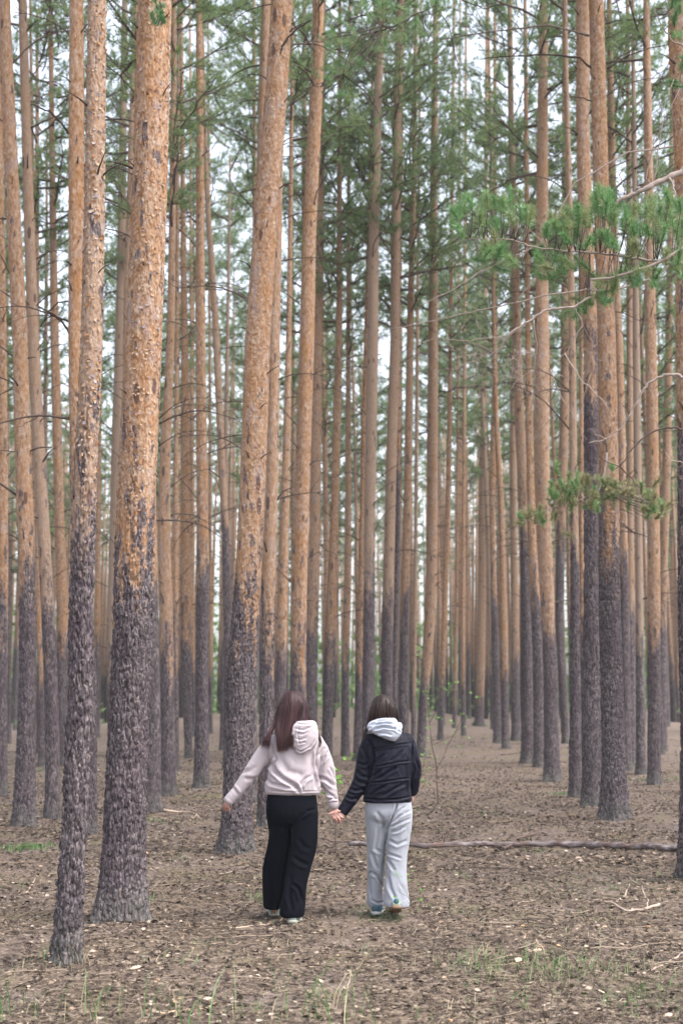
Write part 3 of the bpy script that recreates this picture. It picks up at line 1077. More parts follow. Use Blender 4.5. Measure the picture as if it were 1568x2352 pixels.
def spots(n, rng, y0, y1, power=1.0, clump=0.0, margin=0.8):
    out = []
    while sum(len(a) for a in out) < n:
        m = n * 2
        y = y0 + (y1 - y0) * rng.random(m) ** power
        x = rng.uniform(-1, 1, m) * (0.275 * y + margin)
        if clump:
            k = vnoise(x * 2.3 + 4, y * 1.4, 21) * .6 + vnoise(x * 7, y * 5, 22) * .4
            keep = rng.random(m) < np.clip((k - 0.5 + 0.5 * (1 - clump)) * 3, 0.06, 1)
            x, y = x[keep], y[keep]
        out.append(np.stack([x, y], -1))
    return np.concatenate(out)[:n]


def scatter(name, T, TF, n, rng, y0, y1, power, smin, smax, tilt, lift, mat, tones, clump=0.0, smooth=False):
    """T template points (k,3), TF faces all of one corner count"""
    xy = spots(n, rng, y0, y1, power, clump)
    T = np.asarray(T, float)
    s = rng.uniform(smin, smax, n)
    R = rotz(rng.uniform(0, 2 * PI, n)) @ rotx(rng.normal(0, tilt, n))
    nonu = np.stack([rng.uniform(.7, 1.4, n), rng.uniform(.7, 1.3, n), rng.uniform(.7, 1.2, n)], -1)
    P = np.einsum('nij,nkj->nki', R, T[None] * nonu[:, None, :] * s[:, None, None])
    z = floor_z(xy[:, 0], xy[:, 1]) + lift * rng.uniform(.3, 1, n)
    P += np.concatenate([xy, z[:, None]], 1)[:, None, :]
    F = (np.asarray(TF)[None] + (np.arange(n) * len(T))[:, None, None]).reshape(-1, len(TF[0]))
    tone = np.repeat(tones(rng, n), len(T))
    o = link(name, mesh_np(name, P.reshape(-1, 3), F, mat, smooth, {'tone': tone}))
    o['kind'] = 'stuff'
    return o


LIT = tone_material('litter', [(0.0, (0.032, 0.025, 0.023)), (0.3, (0.085, 0.063, 0.049)), (0.55, (0.178, 0.134, 0.098)), (0.8, (0.275, 0.212, 0.160)), (0.95, (0.39, 0.325, 0.27)), (1.0, (0.42, 0.21, 0.08))], 0.9, 0.15)
rng = np.random.default_rng(3)
needle_T = [(-.5, -.02, 0), (.5, -.03, .02), (.5, .02, .02), (-.5, .03, 0), ]
scatter('needle_litter', needle_T, [(0, 1, 2, 3)], 170000, rng, 5.4, 17, 1.35, .03, .08, .2, .014, LIT,
        lambda r, n: np.clip(r.normal(.56, .2, n), 0, .92), .25)
chip_T = [(-.5, -.3, 0), (.4, -.4, .08), (.55, .25, .02), (-.1, .45, .12), (-.55, .2, .03)]
scatter('bark_litter', chip_T, [(0, 1, 2, 3, 4)], 110000, rng, 5.4, 34, 1.5, .008, .032, .4, .016, LIT,
        lambda r, n: np.where(r.random(n) < .12, r.uniform(.66, .99, n), r.uniform(0.0, .62, n)), .15)
scatter('far_litter', chip_T, [(0, 1, 2, 3, 4)], 45000, rng, 13, 52, 1.25, .015, .05, .3, .02, LIT,
        lambda r, n: np.where(r.random(n) < .12, r.uniform(.65, .99, n), r.uniform(0.0, .6, n)), .4)
# cones and dark clods: small rough lumps with open scales
cone_T, cone_F = [], []
rc = random.Random(9)
for lv in range(4):
    rad = (.28, .42, .36, .16)[lv]
    for q in range(5):
        a = (q + .5 * (lv % 2)) * 2 * PI / 5
        rr_ = rad * rc.uniform(.8, 1.25)
        b = len(cone_T)
        x0 = -.5 + lv * .3
        cone_T += [(x0, math.cos(a - .5) * rad * .4, .25 + math.sin(a - .5) * rad * .4), (x0, math.cos(a + .5) * rad * .4, .25 + math.sin(a + .5) * rad * .4),
                   (x0 + .3, math.cos(a) * rr_ * 1.3, .25 + math.sin(a) * rr_ * 1.3)]
        cone_F.append((b, b + 1, b + 2))
scatter('cone_litter', cone_T, cone_F, 12000, rng, 5.6, 30, 1.4, .018, .042, .5, .010, LIT, lambda r, n: r.uniform(0, .24, n), .2)
tw_T, tw_F = [], []
for q in range(4):
    for (a, b_) in ((0, 1), (1, -.6), (-1, -.6)):
        tw_T.append((-.5 + q / 3, a * .016 + .07 * math.sin(q * 1.7), b_ * .016 + .02 + .02 * (q % 2)))
for q in range(3):
    for j in range(3):
        k = (j + 1) % 3
        tw_F.append((q * 3 + j, q * 3 + k, q * 3 + 3 + k, q * 3 + 3 + j))
scatter('twig_litter', tw_T, tw_F, 3000, rng, 5.4, 34, 1.25, .06, .26, .08, .015, LIT, lambda r, n: np.where(r.random(n) < .7, r.uniform(.1, .55, n), r.uniform(.6, .85, n)), .4, True)

# grass: thin bent blades, thick at the front edge and in a few green patches
def grass(name, items, mat):
    rng = np.random.default_rng(12)
    Vs, Ts, Fs = [], [], []
    n0 = 0
    for (px, py, spread, count, h0, h1, tone, wd) in items:
        g = ground(px, py)
        for _ in range(int(count * (.6 if py > 2300 else 1))):
            x, y = g[0] + rng.normal(0, spread), g[1] + rng.normal(0, spread * 1.2)
            z = float(floor_z(np.array(x), np.array(y)))
            h = rng.uniform(h0, h1)
            az = rng.uniform(0, 2 * PI)
            ln = rng.uniform(.1, .75) * h
            w = wd * rng.uniform(.7, 1.2)
            s = np.array([-math.sin(az + .9), math.cos(az + .9), 0]) * w
            pts = [np.array([x, y, z - .01]) + np.array([math.cos(az) * ln * t * t, math.sin(az) * ln * t * t, h * (t - .25 * t * t * t * rng.uniform(0.4, 1.4))]) for t in (0, .3, .6, .85, 1)]
            V = []
            for k, p in enumerate(pts):
                f = (1, .95, .75, .45, .05)[k]
                V += [p - s * f, p + s * f]
            Vs.append(V)
            Fs.append([(n0 + 2 * k, n0 + 2 * k + 1, n0 + 2 * k + 3, n0 + 2 * k + 2) for k in range(4)])
            n0 += 10
            Ts += [min(1, max(0, tone + rng.normal(0, .12)))] * 10
    o = link(name, mesh_np(name, np.array(Vs).reshape(-1, 3), np.array(Fs).reshape(-1, 4), mat, False, {'tone': np.array(Ts)}))
    o['kind'] = 'stuff'


GR = tone_material('grass_blade', [(0.0, (0.05, 0.13, 0.03)), (0.35, (0.10, 0.22, 0.06)), (0.6, (0.20, 0.26, 0.13)), (0.8, (0.42, 0.36, 0.22)), (1.0, (0.55, 0.45, 0.32))], .6, .35, trans=.25)
G = []
rg = random.Random(44)
for (px, py, sp, n, h0, h1, t, w) in [
    (210, 2345, .14, 16, .15, .36, .25, .0035), (215, 2345, .12, 9, .15, .34, .9, .002), (340, 2352, .09, 9, .16, .36, .25, .0035), (340, 2352, .1, 5, .2, .3, .95, .003),
    (10, 2340, .14, 9, .12, .34, .25, .0035), (45, 2352, .1, 6, .12, .28, .3, .003), (410, 2352, .1, 6, .12, .32, .3, .003), (460, 2352, .1, 5, .12, .22, .35, .003),
    (560, 2340, .14, 8, .15, .38, .35, .003), (545, 2345, .12, 8, .15, .3, .9, .002), (640, 2345, .12, 9, .2, .46, .5, .003), (740, 2350, .13, 12, .2, .5, .3, .0035),
    (800, 2350, .1, 9, .18, .4, .35, .003), (760, 2350, .1, 6, .2, .36, .95, .003), (150, 2230, .1, 14, .05, .2, .55, .002), (100, 2215, .06, 10, .08, .2, .6, .002),
    (185, 2225, .06, 8, .08, .24, .9, .002), (390, 2215, .12, 26, .03, .12, .6, .002), (440, 2200, .1, 20, .03, .12, .6, .002),
    (50, 1952, .14, 260, .02, .09, .25, .004), (80, 1948, .1, 120, .02, .08, .3, .004), (120, 2310, .25, 160, .01, .035, .45, .003), (60, 2300, .1, 120, .01, .03, .45, .003),
    (600, 2065, .1, 90, .02, .12, .45, .0025), (700, 2150, .2, 60, .01, .05, .5, .002), (860, 2108, .08, 110, .02, .08, .4, .002), (895, 2112, .06, 60, .02, .07, .4, .002),
    (835, 2090, .06, 40, .02, .06, .4, .002), (1230, 1955, .1, 120, .01, .04, .35, .004), (1340, 2040, .3, 420, .01, .05, .45, .003), (1440, 2030, .2, 220, .01, .05, .5, .003),
    (1270, 2060, .2, 160, .01, .04, .45, .003), (1380, 1990, .3, 200, .01, .04, .45, .004), (1090, 2220, .16, 130, .03, .15, .62, .0022), (1110, 2235, .12, 60, .03, .12, .35, .0022),
    (1260, 2225, .22, 240, .03, .14, .6, .0022), (1280, 2240, .15, 80, .03, .1, .3, .002), (1400, 2220, .22, 160, .02, .1, .62, .002), (1420, 2300, .15, 150, .02, .09, .35, .0022),
    (1550, 2290, .15, 140, .02, .11, .4, .0022), (1180, 2305, .1, 50, .02, .08, .2, .004), (1275, 2200, .1, 30, .02, .06, .15, .005), (600, 2330, .12, 110, .02, .09, .5, .002),
    (1130, 2330, .2, 90, .02, .09, .5, .002), (520, 1790, .3, 90, .02, .07, .5, .005), (100, 1770, .3, 120, .02, .09, .35, .006), (1500, 1792, .3, 160, .02, .09, .35, .006),
    (370, 1885, .15, 120, .02, .06, .45, .004), (1290, 1825, .12, 120, .02, .08, .2, .005), (990, 1960, .2, 80, .01, .05, .4, .003), (1020, 2090, .2, 90, .02, .07, .4, .0025),
    (930, 1860, .25, 120, .02, .06, .45, .004), (1120, 1870, .3, 120, .02, .06, .5, .004), (380, 2010, .25, 90, .01, .05, .5, .003), (250, 1990, .3, 100, .01, .05, .5, .003)]:
    G.append((px, py, sp, n, h0, h1, t, w))
for _ in range(90):
    G.append((rg.uniform(0, 1568), rg.uniform(1720, 2345), rg.uniform(.03, .16), rg.randint(5, 26), .01, rg.uniform(.04, .12), rg.uniform(.3, .85), .0025))
grass('grass', G, GR)


def stick(paths, label, tone, rnd=1, name='fallen_branch', cat='fallen branch', lift=0.0):
    """paths: list of ([(px, py)...], r0 px, r1 px); drawn on the ground"""
    mb = MB()
    root = None
    rs = random.Random(int(paths[0][0][0][0]) + rnd)
    for path, r0, r1 in paths:
        P = []
        for j in range(len(path) - 1):
            for t in np.linspace(0, 1, 5)[: (5 if j == len(path) - 2 else 4)]:
                P.append((path[j][0] * (1 - t) + path[j + 1][0] * t, path[j][1] * (1 - t) + path[j + 1][1] * t))
        W, R = [], []
        for k, (px, py) in enumerate(P):
            g = ground(px, py)
            s = at(px, py, g[1])[1]
            r = s * (r0 + (r1 - r0) * k / (len(P) - 1))
            z = float(floor_z(np.array(g[0]), np.array(g[1])))
            W.append([g[0] + rs.uniform(-1, 1) * r, g[1] + rs.uniform(-1, 1) * r, z + r * .8 + lift + rs.uniform(0, .6) * r])
            R.append(r * rs.uniform(.85, 1.15))
        mb.tube(W, R, 7, tone)
    o = link(name, mb.mesh(name, M['stick']))
    return thing(o, label, cat)


stick([([(1352, 2072), (1400, 2080), (1440, 2098), (1480, 2096), (1514, 2084)], 2.2, 4.0), ([(1412, 2082), (1430, 2060), (1446, 2036)], 2.5, 1.6),
       ([(1484, 2094), (1487, 2070), (1472, 2040), (1440, 2010)], 2.4, 1.2)], 'pale forked branch lying bent on the ground to the right of the people', .62)
stick([([(1158, 1957), (1185, 1938), (1233, 1921)], 3.4, 2.2)], 'dark stick propped slantwise over the fallen log', 0.02, lift=.03)
stick([([(528, 2140), (570, 2134), (610, 2132), (650, 2110)], 2.0, 1.6), ([(640, 2128), (668, 2112), (690, 2102), (718, 2114)], 1.9, 1.2)],
      'pale thin branch on the ground at the heel of the person in black trousers', .85)
stick([([(345, 2104), (325, 2106), (313, 2120), (300, 2138), (262, 2152), (235, 2140)], 2.0, 1.3)], 'curved dry branch hugging the foot of the thickest trunk', .6)
stick([([(378, 1870), (420, 1866), (452, 1872), (462, 1884)], 2.4, 1.2), ([(452, 1872), (436, 1884)], 1.5, .8)], 'pale crooked stick lying between the thickest trunk and the leaning pine', .8)
stick([([(598, 2196), (680, 2193), (760, 2178)], 1.6, .8)], 'thin pale stick lying level on the ground below the people', .8)
stick([([(42, 2288), (80, 2296), (98, 2322), (96, 2340)], 1.5, 2.0), ([(98, 2322), (112, 2290), (118, 2256)], 1.6, .8)], 'pinkish forked stick in the bottom left corner', .75)
stick([([(366, 2336), (420, 2330), (470, 2318), (500, 2300)], 3.2, 1.8)], 'bleached curved stick on the ground near the bottom edge, left half', .9)
stick([([(1478, 2246), (1515, 2222), (1568, 2200)], 2.0, 3.6), ([(1490, 2243), (1535, 2230), (1570, 2226)], 1.5, 2.4)], 'dark and pale branches crossing at the lower right edge', .55)
stick([([(1196, 2006 + 130), (1206, 2146), (1203, 2160)], 2.0, 1.6)], 'short white twig on the ground right of the navy jacket person', .95)
stick([([(1230, 2162), (1248, 2180), (1250, 2196)], 1.8, 1.4)], 'second short pale twig below the white one', .9)
stick([([(440, 2008), (490, 2003), (525, 2001)], 1.8, 1.2)], 'dark level stick right of the foot of the thickest trunk', .1)
stick([([(700, 1925), (760, 1932), (830, 1937)], 1.6, 2.4)], 'dark thin stick running behind the two people', .2)
stick([([(60, 2056), (82, 2020)], 1.8, 1.5)], 'short pale stick pointing away, left of the slim closest pine', .8)
stick([([(430, 2050), (480, 2038), (560, 2034)], 1.3, .9), ([(410, 2080), (440, 2054), (462, 2048)], 1.4, .9)], 'two thin pale sticks lying across each other left of the black trousers', .8)
stick([([(1105, 2070), (1180, 2090), (1230, 2120)], 1.3, .9)], 'long faint twig right of the grey sweatpants', .5)
stick([([(1380, 1908), (1470, 1915), (1530, 1912)], 1.4, 1.0)], 'dark twig on the ground behind the log, right side', .15)
stick([([(1310, 1820), (1370, 1832), (1395, 1822)], 1.2, .8)], 'small dark twig by the feet of the clump on the right', .1)
stick([([(385, 2150), (440, 2136), (430, 2120), (420, 2160)], 1.2, .8)], 'kinked straw-coloured twig right of the thickest trunk foot', .95)
stick([([(1150, 1735), (1200, 1730)], 1.2, .8)], 'dark far stick on the path below the crossing pair', .1)


def log():
    mb = MB()
    rs = random.Random(3)
    P, R = [], []
    for t in np.linspace(0, 1, 60):
        px = 800 + (1720 - 800) * t
        py = 1944 + 11 * t + 2.0 * math.sin(t * 9)
        g = ground(px, py)
        s = at(px, py, g[1])[1]
        r = s * (5.0 + 3.2 * t) * rs.uniform(.97, 1.03)
        P.append([g[0], g[1] + .006 * math.sin(t * 14), float(floor_z(np.array(g[0]), np.array(g[1]))) + r * .95 + .012])
        R.append(r)
    mb.tube(P, R, 12, .7)
    m, nt, b = nodemat('log_bark', .9, .15)
    o = coords(nt)
    n = noise(nt, coords(nt, (4, 22, 22)), 1.0, 4, .65)
    c = ramp(nt, n, [(.3, (.05, .035, .03)), (.46, (.11, .085, .08)), (.6, (.21, .18, .18)), (.75, (.36, .33, .34))])
    c = mixc(nt, math_(nt, 'MULTIPLY_ADD', noise(nt, o, 5, 3), 4, -2.1, clamp=True), c, (.13, .075, .055))
    nt.links.new(c, b.inputs['Base Color'])
    bump(nt, b, n, .8, .01)
    root = thing(link('fallen_log', mb.mesh('fallen_log', m)), 'long thin fallen log lying level across the ground behind the person in grey sweatpants', 'log')
    for k, (i, dx, dz) in enumerate(((14, .02, .10), (27, -.03, .07), (41, .04, .09), (50, -.02, .06))):
        q = MB()
        p = np.array(P[i])
        q.tube([p, p + np.array([dx * .5, -.02, R[i] + dz * .5]), p + np.array([dx, -.03, R[i] + dz * .8])], [.008, .006, .003], 5, .5)
        link('branch_stub', q.mesh('branch_stub', M['dead']), root)


log()

# fallen broad leaves and larger bark chips one can pick out
def leaf_mesh():
    mb = MB()
    out = [(-.5, 0), (-.34, .14), (-.3, .1), (-.16, .28), (-.1, .18), (.06, .32), (.12, .2), (.28, .22), (.5, 0), (.3, -.2), (.14, -.18), (.05, -.3), (-.08, -.17), (-.18, -.27), (-.3, -.1), (-.36, -.13)]
    V = [(0, 0, .06)] + [(x, y, .10 * abs(y) * 2 + .12 * x * x) for x, y in out]
    n = len(out)
    mb.add(V, [(0, 1 + i, 1 + (i + 1) % n) for i in range(n)], .9)
    return mb.mesh('fallen_leaf', tone_material('leaf_dry', [(0, (.3, .2, .13)), (1, (.50, .37, .28))], .8, .2, nscale=30), False)


LEAF = leaf_mesh()
for (px, py, s, rz, lab) in [
    (312, 2232, .07, .4, 'pale dry leaf lying right of the foot of the slim closest pine'),
    (1190, 2210, .08, 1.1, 'light pink dry leaf beside the bare shrub grass, below the grey sweatpants'),
    (735, 2252, .08, 2.0, 'tan dry leaf on the ground below the gap between the two people'),
    (1232, 2186, .07, .2, 'orange-tan leaf above the bare shrub'),
    (1466, 2165, .07, 2.8, 'flat pinkish leaf on the ground near the pale forked branch'),
    (1535, 2340, .07, .9, 'pale leaf at the bottom right corner'),
    (475, 2300, .06, .3, 'cream leaf on the ground near the bottom edge between grass tufts'),
    (330, 2143, .05, 1.4, 'yellowish leaf touching the foot of the thickest trunk'),
    (590, 2190, .06, 2.4, 'small pale leaf left of the thin level stick'),
    (1380, 2280, .06, 1.9, 'tan leaf right of the bare shrub at the bottom')]:
    g = ground(px, py)
    o = link('fallen_leaf', LEAF, None, (g[0], g[1], float(floor_z(np.array(g[0]), np.array(g[1]))) + .012), (.25, -.15, rz))
    o.scale = (s, s, s)
    thing(o, lab, 'leaf')

# ------------------------------------------------------------------ saplings and the bare shrub
def leafy(name, stems, leaves, lsize, Y, label, cat, leaf_tone, wood=.5, r0=2.0, seed=1, scatterd=.15):
    root = bpy.data.objects.new(name, None)
    COL.objects.link(root)
    b0, s0 = at(stems[0][0][0], stems[0][0][1], Y)
    g = np.array([b0[0], Y, float(gh(b0[0], Y))])
    root.location = g
    rs = random.Random(seed)
    mb = MB()
    for st in stems:
        P = []
        for k, (px, py) in enumerate(st):
            p, s = at(px, py, Y + rs.uniform(-1, 1) * scatterd * (k > 0))
            P.append(p - g)
        if st is stems[0]:
            P[0][2] = -.05
        n = len(P) * 4
        ts = np.linspace(0, len(P) - 1, n)
        Q = np.stack([np.interp(ts, range(len(P)), np.array(P)[:, c]) for c in range(3)], -1)
        Q[1:] += np.array([[rs.uniform(-1, 1) * .006 for _ in range(3)] for _ in range(n - 1)])
        rr_ = r0 * (1 if st is stems[0] else .6)
        mb.tube(Q, np.linspace(rr_ * s0, rr_ * s0 * .35, n), 5, wood)
    link('stem', mb.mesh('stem', M['dead']), root)
    if leaves:
        ml = MB()
        for (px, py) in leaves:
            for q in range(rs.randint(2, 4)):
                p, s = at(px + rs.uniform(-7, 7) * lsize * 12, py + rs.uniform(-7, 7) * lsize * 12, Y + rs.uniform(-1, 1) * scatterd)
                p = p - g
                a, e = rs.uniform(0, 2 * PI), rs.uniform(-.7, .7)
                d = np.array([math.cos(a) * math.cos(e), math.sin(a) * math.cos(e), math.sin(e)])
                w = np.cross(d, [0, rs.uniform(-1, 1), 1])
                w /= np.linalg.norm(w)
                L = lsize * rs.uniform(.6, 1.2)
                u = np.array([0, 0, 1])
                ml.add([p, p + d * L * .35 + w * L * .32, p + d * L * .8 + w * L * .18, p + d * L, p + d * L * .8 - w * L * .18, p + d * L * .35 - w * L * .32, p + d * L * .5 - u * L * .08],
                       [(0, 1, 6), (1, 2, 6), (2, 3, 6), (3, 4, 6), (4, 5, 6), (5, 0, 6)], leaf_tone + rs.uniform(-.15, .15))
        o = link('leaves', ml.mesh('leaves', M['leaf'], False), root)
        o['kind'] = 'stuff'
    return thing(root, label, cat)


M['leaf'] = tone_material('fresh_leaf', [(0, (.08, .20, .04)), (.5, (.17, .36, .07)), (1, (.30, .50, .12))], .5, .4, trans=.4)
rs = random.Random(17)
lv = [(980, 1578), (978, 1590), (985, 1600), (982, 1612), (990, 1625), (978, 1640), (985, 1655), (990, 1668), (978, 1675), (1075, 1590), (1068, 1602), (1060, 1640), (1078, 1648), (1062, 1672), (1070, 1690),
      (1020, 1580), (1035, 1572), (1050, 1568), (1010, 1578), (1085, 1562), (1095, 1600), (985, 1700), (980, 1722), (990, 1735), (975, 1745), (970, 1735), (1000, 1712), (985, 1760), (975, 1772), (1025, 1705), (1045, 1690),
      (1055, 1715), (970, 1790), (983, 1800), (1003, 1740), (1040, 1740), (1010, 1650), (1040, 1660), (1000, 1600), (1055, 1610)]
leafy('leafy_sapling', [[(1004, 1815), (1002, 1760), (990, 1700), (984, 1640), (980, 1570)], [(1002, 1770), (1030, 1710), (1060, 1650), (1080, 1560)], [(995, 1710), (1040, 1690), (1080, 1640)], [(986, 1660), (1020, 1600), (1050, 1566)], [(992, 1740), (975, 1740), (968, 1790)]],
      lv, .05, 21.0, 'slender sapling with small bright green leaves right of the navy jacket', 'sapling', .6, .5, 1.6, 5, .35)
leafy('leafy_sapling', [[(772, 1850), (770, 1810), (762, 1780), (755, 1745)], [(770, 1815), (785, 1780), (800, 1742)], [(768, 1800), (745, 1815)]],
      [(758, 1775), (765, 1768), (752, 1782), (795, 1742), (804, 1740), (770, 1800), (776, 1795), (742, 1818), (772, 1790)], .075, 14.5, 'tiny sapling with a few green leaves between the two people', 'sapling', .6, .5, 1.2, 8, .05)
leafy('leafy_twig', [[(985, 2256), (992, 2200), (1000, 2143), (978, 2090), (966, 2040), (962, 2006)], [(1000, 2150), (975, 2115), (950, 2090), (930, 2060), (905, 1992)], [(978, 2095), (955, 2070), (925, 2055), (905, 2038)], [(1000, 2150), (1025, 2110), (1045, 2080)], [(950, 2090), (938, 2062), (932, 2030)]],
      [(903, 1996), (912, 2008), (917, 2015), (938, 2010), (944, 2022), (905, 2060), (915, 2068), (925, 2075), (958, 2030), (965, 2062), (960, 2068), (970, 2045), (945, 2000)], .019, 8.55, 'thin twiggy seedling with tiny leaves standing before the grey sweatpants', 'seedling', .3, .3, 1.1, 3, .05)
leafy('bare_shrub', [[(1259, 2362), (1245, 2300), (1228, 2240), (1222, 2190)], [(1259, 2350), (1266, 2280), (1275, 2194)], [(1262, 2350), (1290, 2280), (1318, 2210), (1345, 2150)], [(1290, 2280), (1300, 2230), (1296, 2190)], [(1318, 2210), (1350, 2185), (1375, 2150)],
                     [(1245, 2300), (1220, 2280), (1195, 2230)], [(1266, 2280), (1255, 2240), (1262, 2200)], [(1275, 2300), (1315, 2290), (1345, 2240)]], [], .02, 6.75,
      'bare twiggy shrub without leaves at the bottom right of the photo', 'shrub', 0, .35, 1.1, 4, .08)
leafy('bare_shrub', [[(1155, 2362), (1150, 2290), (1120, 2240), (1095, 2190)], [(1150, 2300), (1170, 2240), (1165, 2200)], [(1120, 2240), (1090, 2230), (1066, 2236)], [(1105, 2210), (1090, 2170), (1098, 2140)]], [], .02, 7.0,
      'low tangle of bare twigs with dry grass left of the larger bare shrub', 'shrub', 0, .5, 1.0, 6, .08)

# ------------------------------------------------------------------ boughs of the red-brown pine at the right edge
EDGE_ROOT, EDGE_PROF, EDGE_G = ROOTS[6]
T12_ROOT, _, T12_G = ROOTS[2]


def px_path(path, Y, g, rs, jit=0.01, sub=4, dY=0.0):
    P = []
    n = (len(path) - 1) * sub + 1
    ts = np.linspace(0, len(path) - 1, n)
    xs = np.interp(ts, range(len(path)), [p[0] for p in path])
    ys = np.interp(ts, range(len(path)), [p[1] for p in path])
    for k in range(n):
        p, s = at(xs[k], ys[k], Y + dY * k / n)
        P.append(p - g + (np.array([rs.uniform(-1, 1) * jit for _ in range(3)]) if k else 0))
    return np.array(P), s


def bough(root, g, main, r0, r1, Y, twigs=(), tufts=(), mat='drytwig', tone=.5, seed=1, ntone=.55, nlen=.07, dY=0.0, nn=168, tuftY=.25, name='bough', wide=.0036):
    rs = random.Random(seed)
    P, s = px_path(main, Y, g, rs, .007, 5, dY)
    mb = MB()
    mb.tube(P, np.linspace(r0 * s, r1 * s, len(P)) * .8 * np.array([rs.uniform(.88, 1.15) for _ in P]), 7, tone)
    b = link(name, mb.mesh(name, M[mat]), root)
    if len(twigs):
        mt = MB()
        for tw, ra in twigs:
            Q, s = px_path(tw, Y + rs.uniform(-.1, .1), g, rs, .008, 4)
            mt.tube(Q, np.linspace(ra * s, ra * s * .4, len(Q)) * .85, 5, tone + rs.uniform(-.4, .2))
        link('twigs', mt.mesh('twigs', M[mat]), b)['kind'] = 'stuff'
    if len(tufts):
        allp = P
        rng = np.random.default_rng(seed)
        mt = MB()
        C, A = [], []
        for (px, py) in tufts:
            yy = Y + rs.uniform(-tuftY, tuftY)
            c = at(px, py, yy)[0] - g
            k = int(np.argmin(np.linalg.norm(allp - c, axis=1)))
            v = c - allp[k]
            v = v / (np.linalg.norm(v) + 1e-6)
            v = v * .4 + np.array([rs.uniform(-.6, .2), rs.uniform(-.4, .4), rs.uniform(.2, 1.0)])
            v /= np.linalg.norm(v)
            L = nlen * rs.uniform(1.0, 1.7)
            mid = (allp[k] + c) / 2 + np.array([0, 0, -.02])
            mt.tube([allp[k], mid, c, c + v * L], [.0035, .003, .0025, .0015], 4, .5)
            m = nn // 6
            for q in range(6):
                C.append(c + v * L * q / 5)
                A.append(v)
        tw = link('shoots', mt.mesh('shoots', M['dead']), b)
        tw['kind'] = 'stuff'
        C, A = np.array(C), np.array(A)
        V, F, idx = needles_arr(C, A, nn // 6, nlen, wide, 1.25, rng, .15)
        tn = np.clip(np.repeat(rng.random(len(tufts)), 6)[idx] * .35 + ntone - .12 + .25 * rng.random(len(idx)), 0, .97)
        # pale bud scales at the tips
        o = link('needles', mesh_np('needles', V, F, M['needle_near'], False, {'tone': tn}), b)
        o['kind'] = 'stuff'
    return b


def jitter_tufts(lst, k, dx, dy, seed):
    rs = random.Random(seed)
    out = list(lst)
    for p in lst:
        for _ in range(k):
            out.append((p[0] + rs.uniform(-dx, dx), p[1] + rs.uniform(-dy, dy)))
    return out


EY = EDGE_G[1]
# the needle-bearing bough
tl = [(1058, 500), (1085, 482), (1120, 480), (1100, 520), (1060, 535), (1150, 490), (1178, 478), (1200, 500), (1215, 512), (1180, 520), (1140, 530), (1255, 545), (1275, 525), (1300, 515), (1315, 505), (1338, 520), (1300, 550), (1330, 545),
      (1372, 470), (1395, 468), (1400, 490), (1385, 505), (1410, 520), (1360, 510), (1440, 505), (1430, 530), (1455, 540), (1480, 500), (1500, 482), (1530, 480), (1555, 492), (1510, 515), (1545, 520), (1490, 545), (1520, 555), (1555, 555),
      (1110, 590), (1135, 600), (1165, 595), (1175, 620), (1150, 580), (1235, 600), (1262, 615), (1285, 600), (1250, 640), (1300, 625), (1340, 610), (1345, 570), (1390, 560), (1420, 575), (1450, 590), (1480, 610), (1430, 625), (1385, 650), (1410, 665), (1460, 650),
      (1500, 650), (1540, 600), (1560, 630), (1360, 700), (1390, 700), (1345, 720)]
bough(EDGE_ROOT, EDGE_G, [(1568, 606), (1540, 604), (1500, 600), (1440, 591), (1390, 583), (1330, 578), (1270, 575), (1220, 566), (1180, 552), (1130, 547), (1080, 548)], 4.6, 1.4, 10.3,
      [([(1180, 552), (1190, 520), (1172, 485)], 1.6), ([(1260, 573), (1180, 495)], 1.3), ([(1215, 564), (1212, 540), (1208, 505)], 1.3), ([(1330, 578), (1310, 560), (1300, 520)], 1.3), ([(1384, 583), (1380, 540), (1388, 500)], 1.6), ([(1500, 600), (1480, 570), (1500, 500)], 1.8),
       ([(1440, 591), (1430, 560), (1410, 540)], 1.4), ([(1270, 575), (1262, 600), (1255, 640)], 1.2), ([(1150, 550), (1140, 580), (1136, 612)], 1.1), ([(1470, 598), (1450, 630), (1460, 660)], 1.3), ([(1360, 580), (1370, 600), (1330, 640), (1300, 640)], 1.3),
       ([(1420, 588), (1400, 630), (1385, 660)], 1.1)],
      jitter_tufts(tl, 2, 18, 12, 3), 'drytwig', .5, 21, .62, .078, 0, 180, .32, wide=.0042)
# thick limb above it
bough(EDGE_ROOT, EDGE_G, [(1590, 378), (1568, 392), (1535, 408), (1500, 424), (1470, 440), (1440, 452), (1418, 462), (1400, 478)], 11.5, 4.0, 10.5,
      [([(1500, 424), (1480, 410), (1500, 330), (1560, 200)], 2.4), ([(1470, 440), (1478, 470), (1474, 500)], 1.2), ([(1440, 452), (1420, 400), (1480, 330)], 1.3), ([(1535, 408), (1550, 440), (1552, 480)], 3.0), ([(1500, 424), (1510, 350), (1520, 260), (1545, 180)], 2.0),
       ([(1480, 430), (1440, 420), (1415, 425)], 1.0)], [(1400, 470), (1385, 480), (1420, 478), (1410, 455)], 'drytwig', .35, 22, .5, .06)
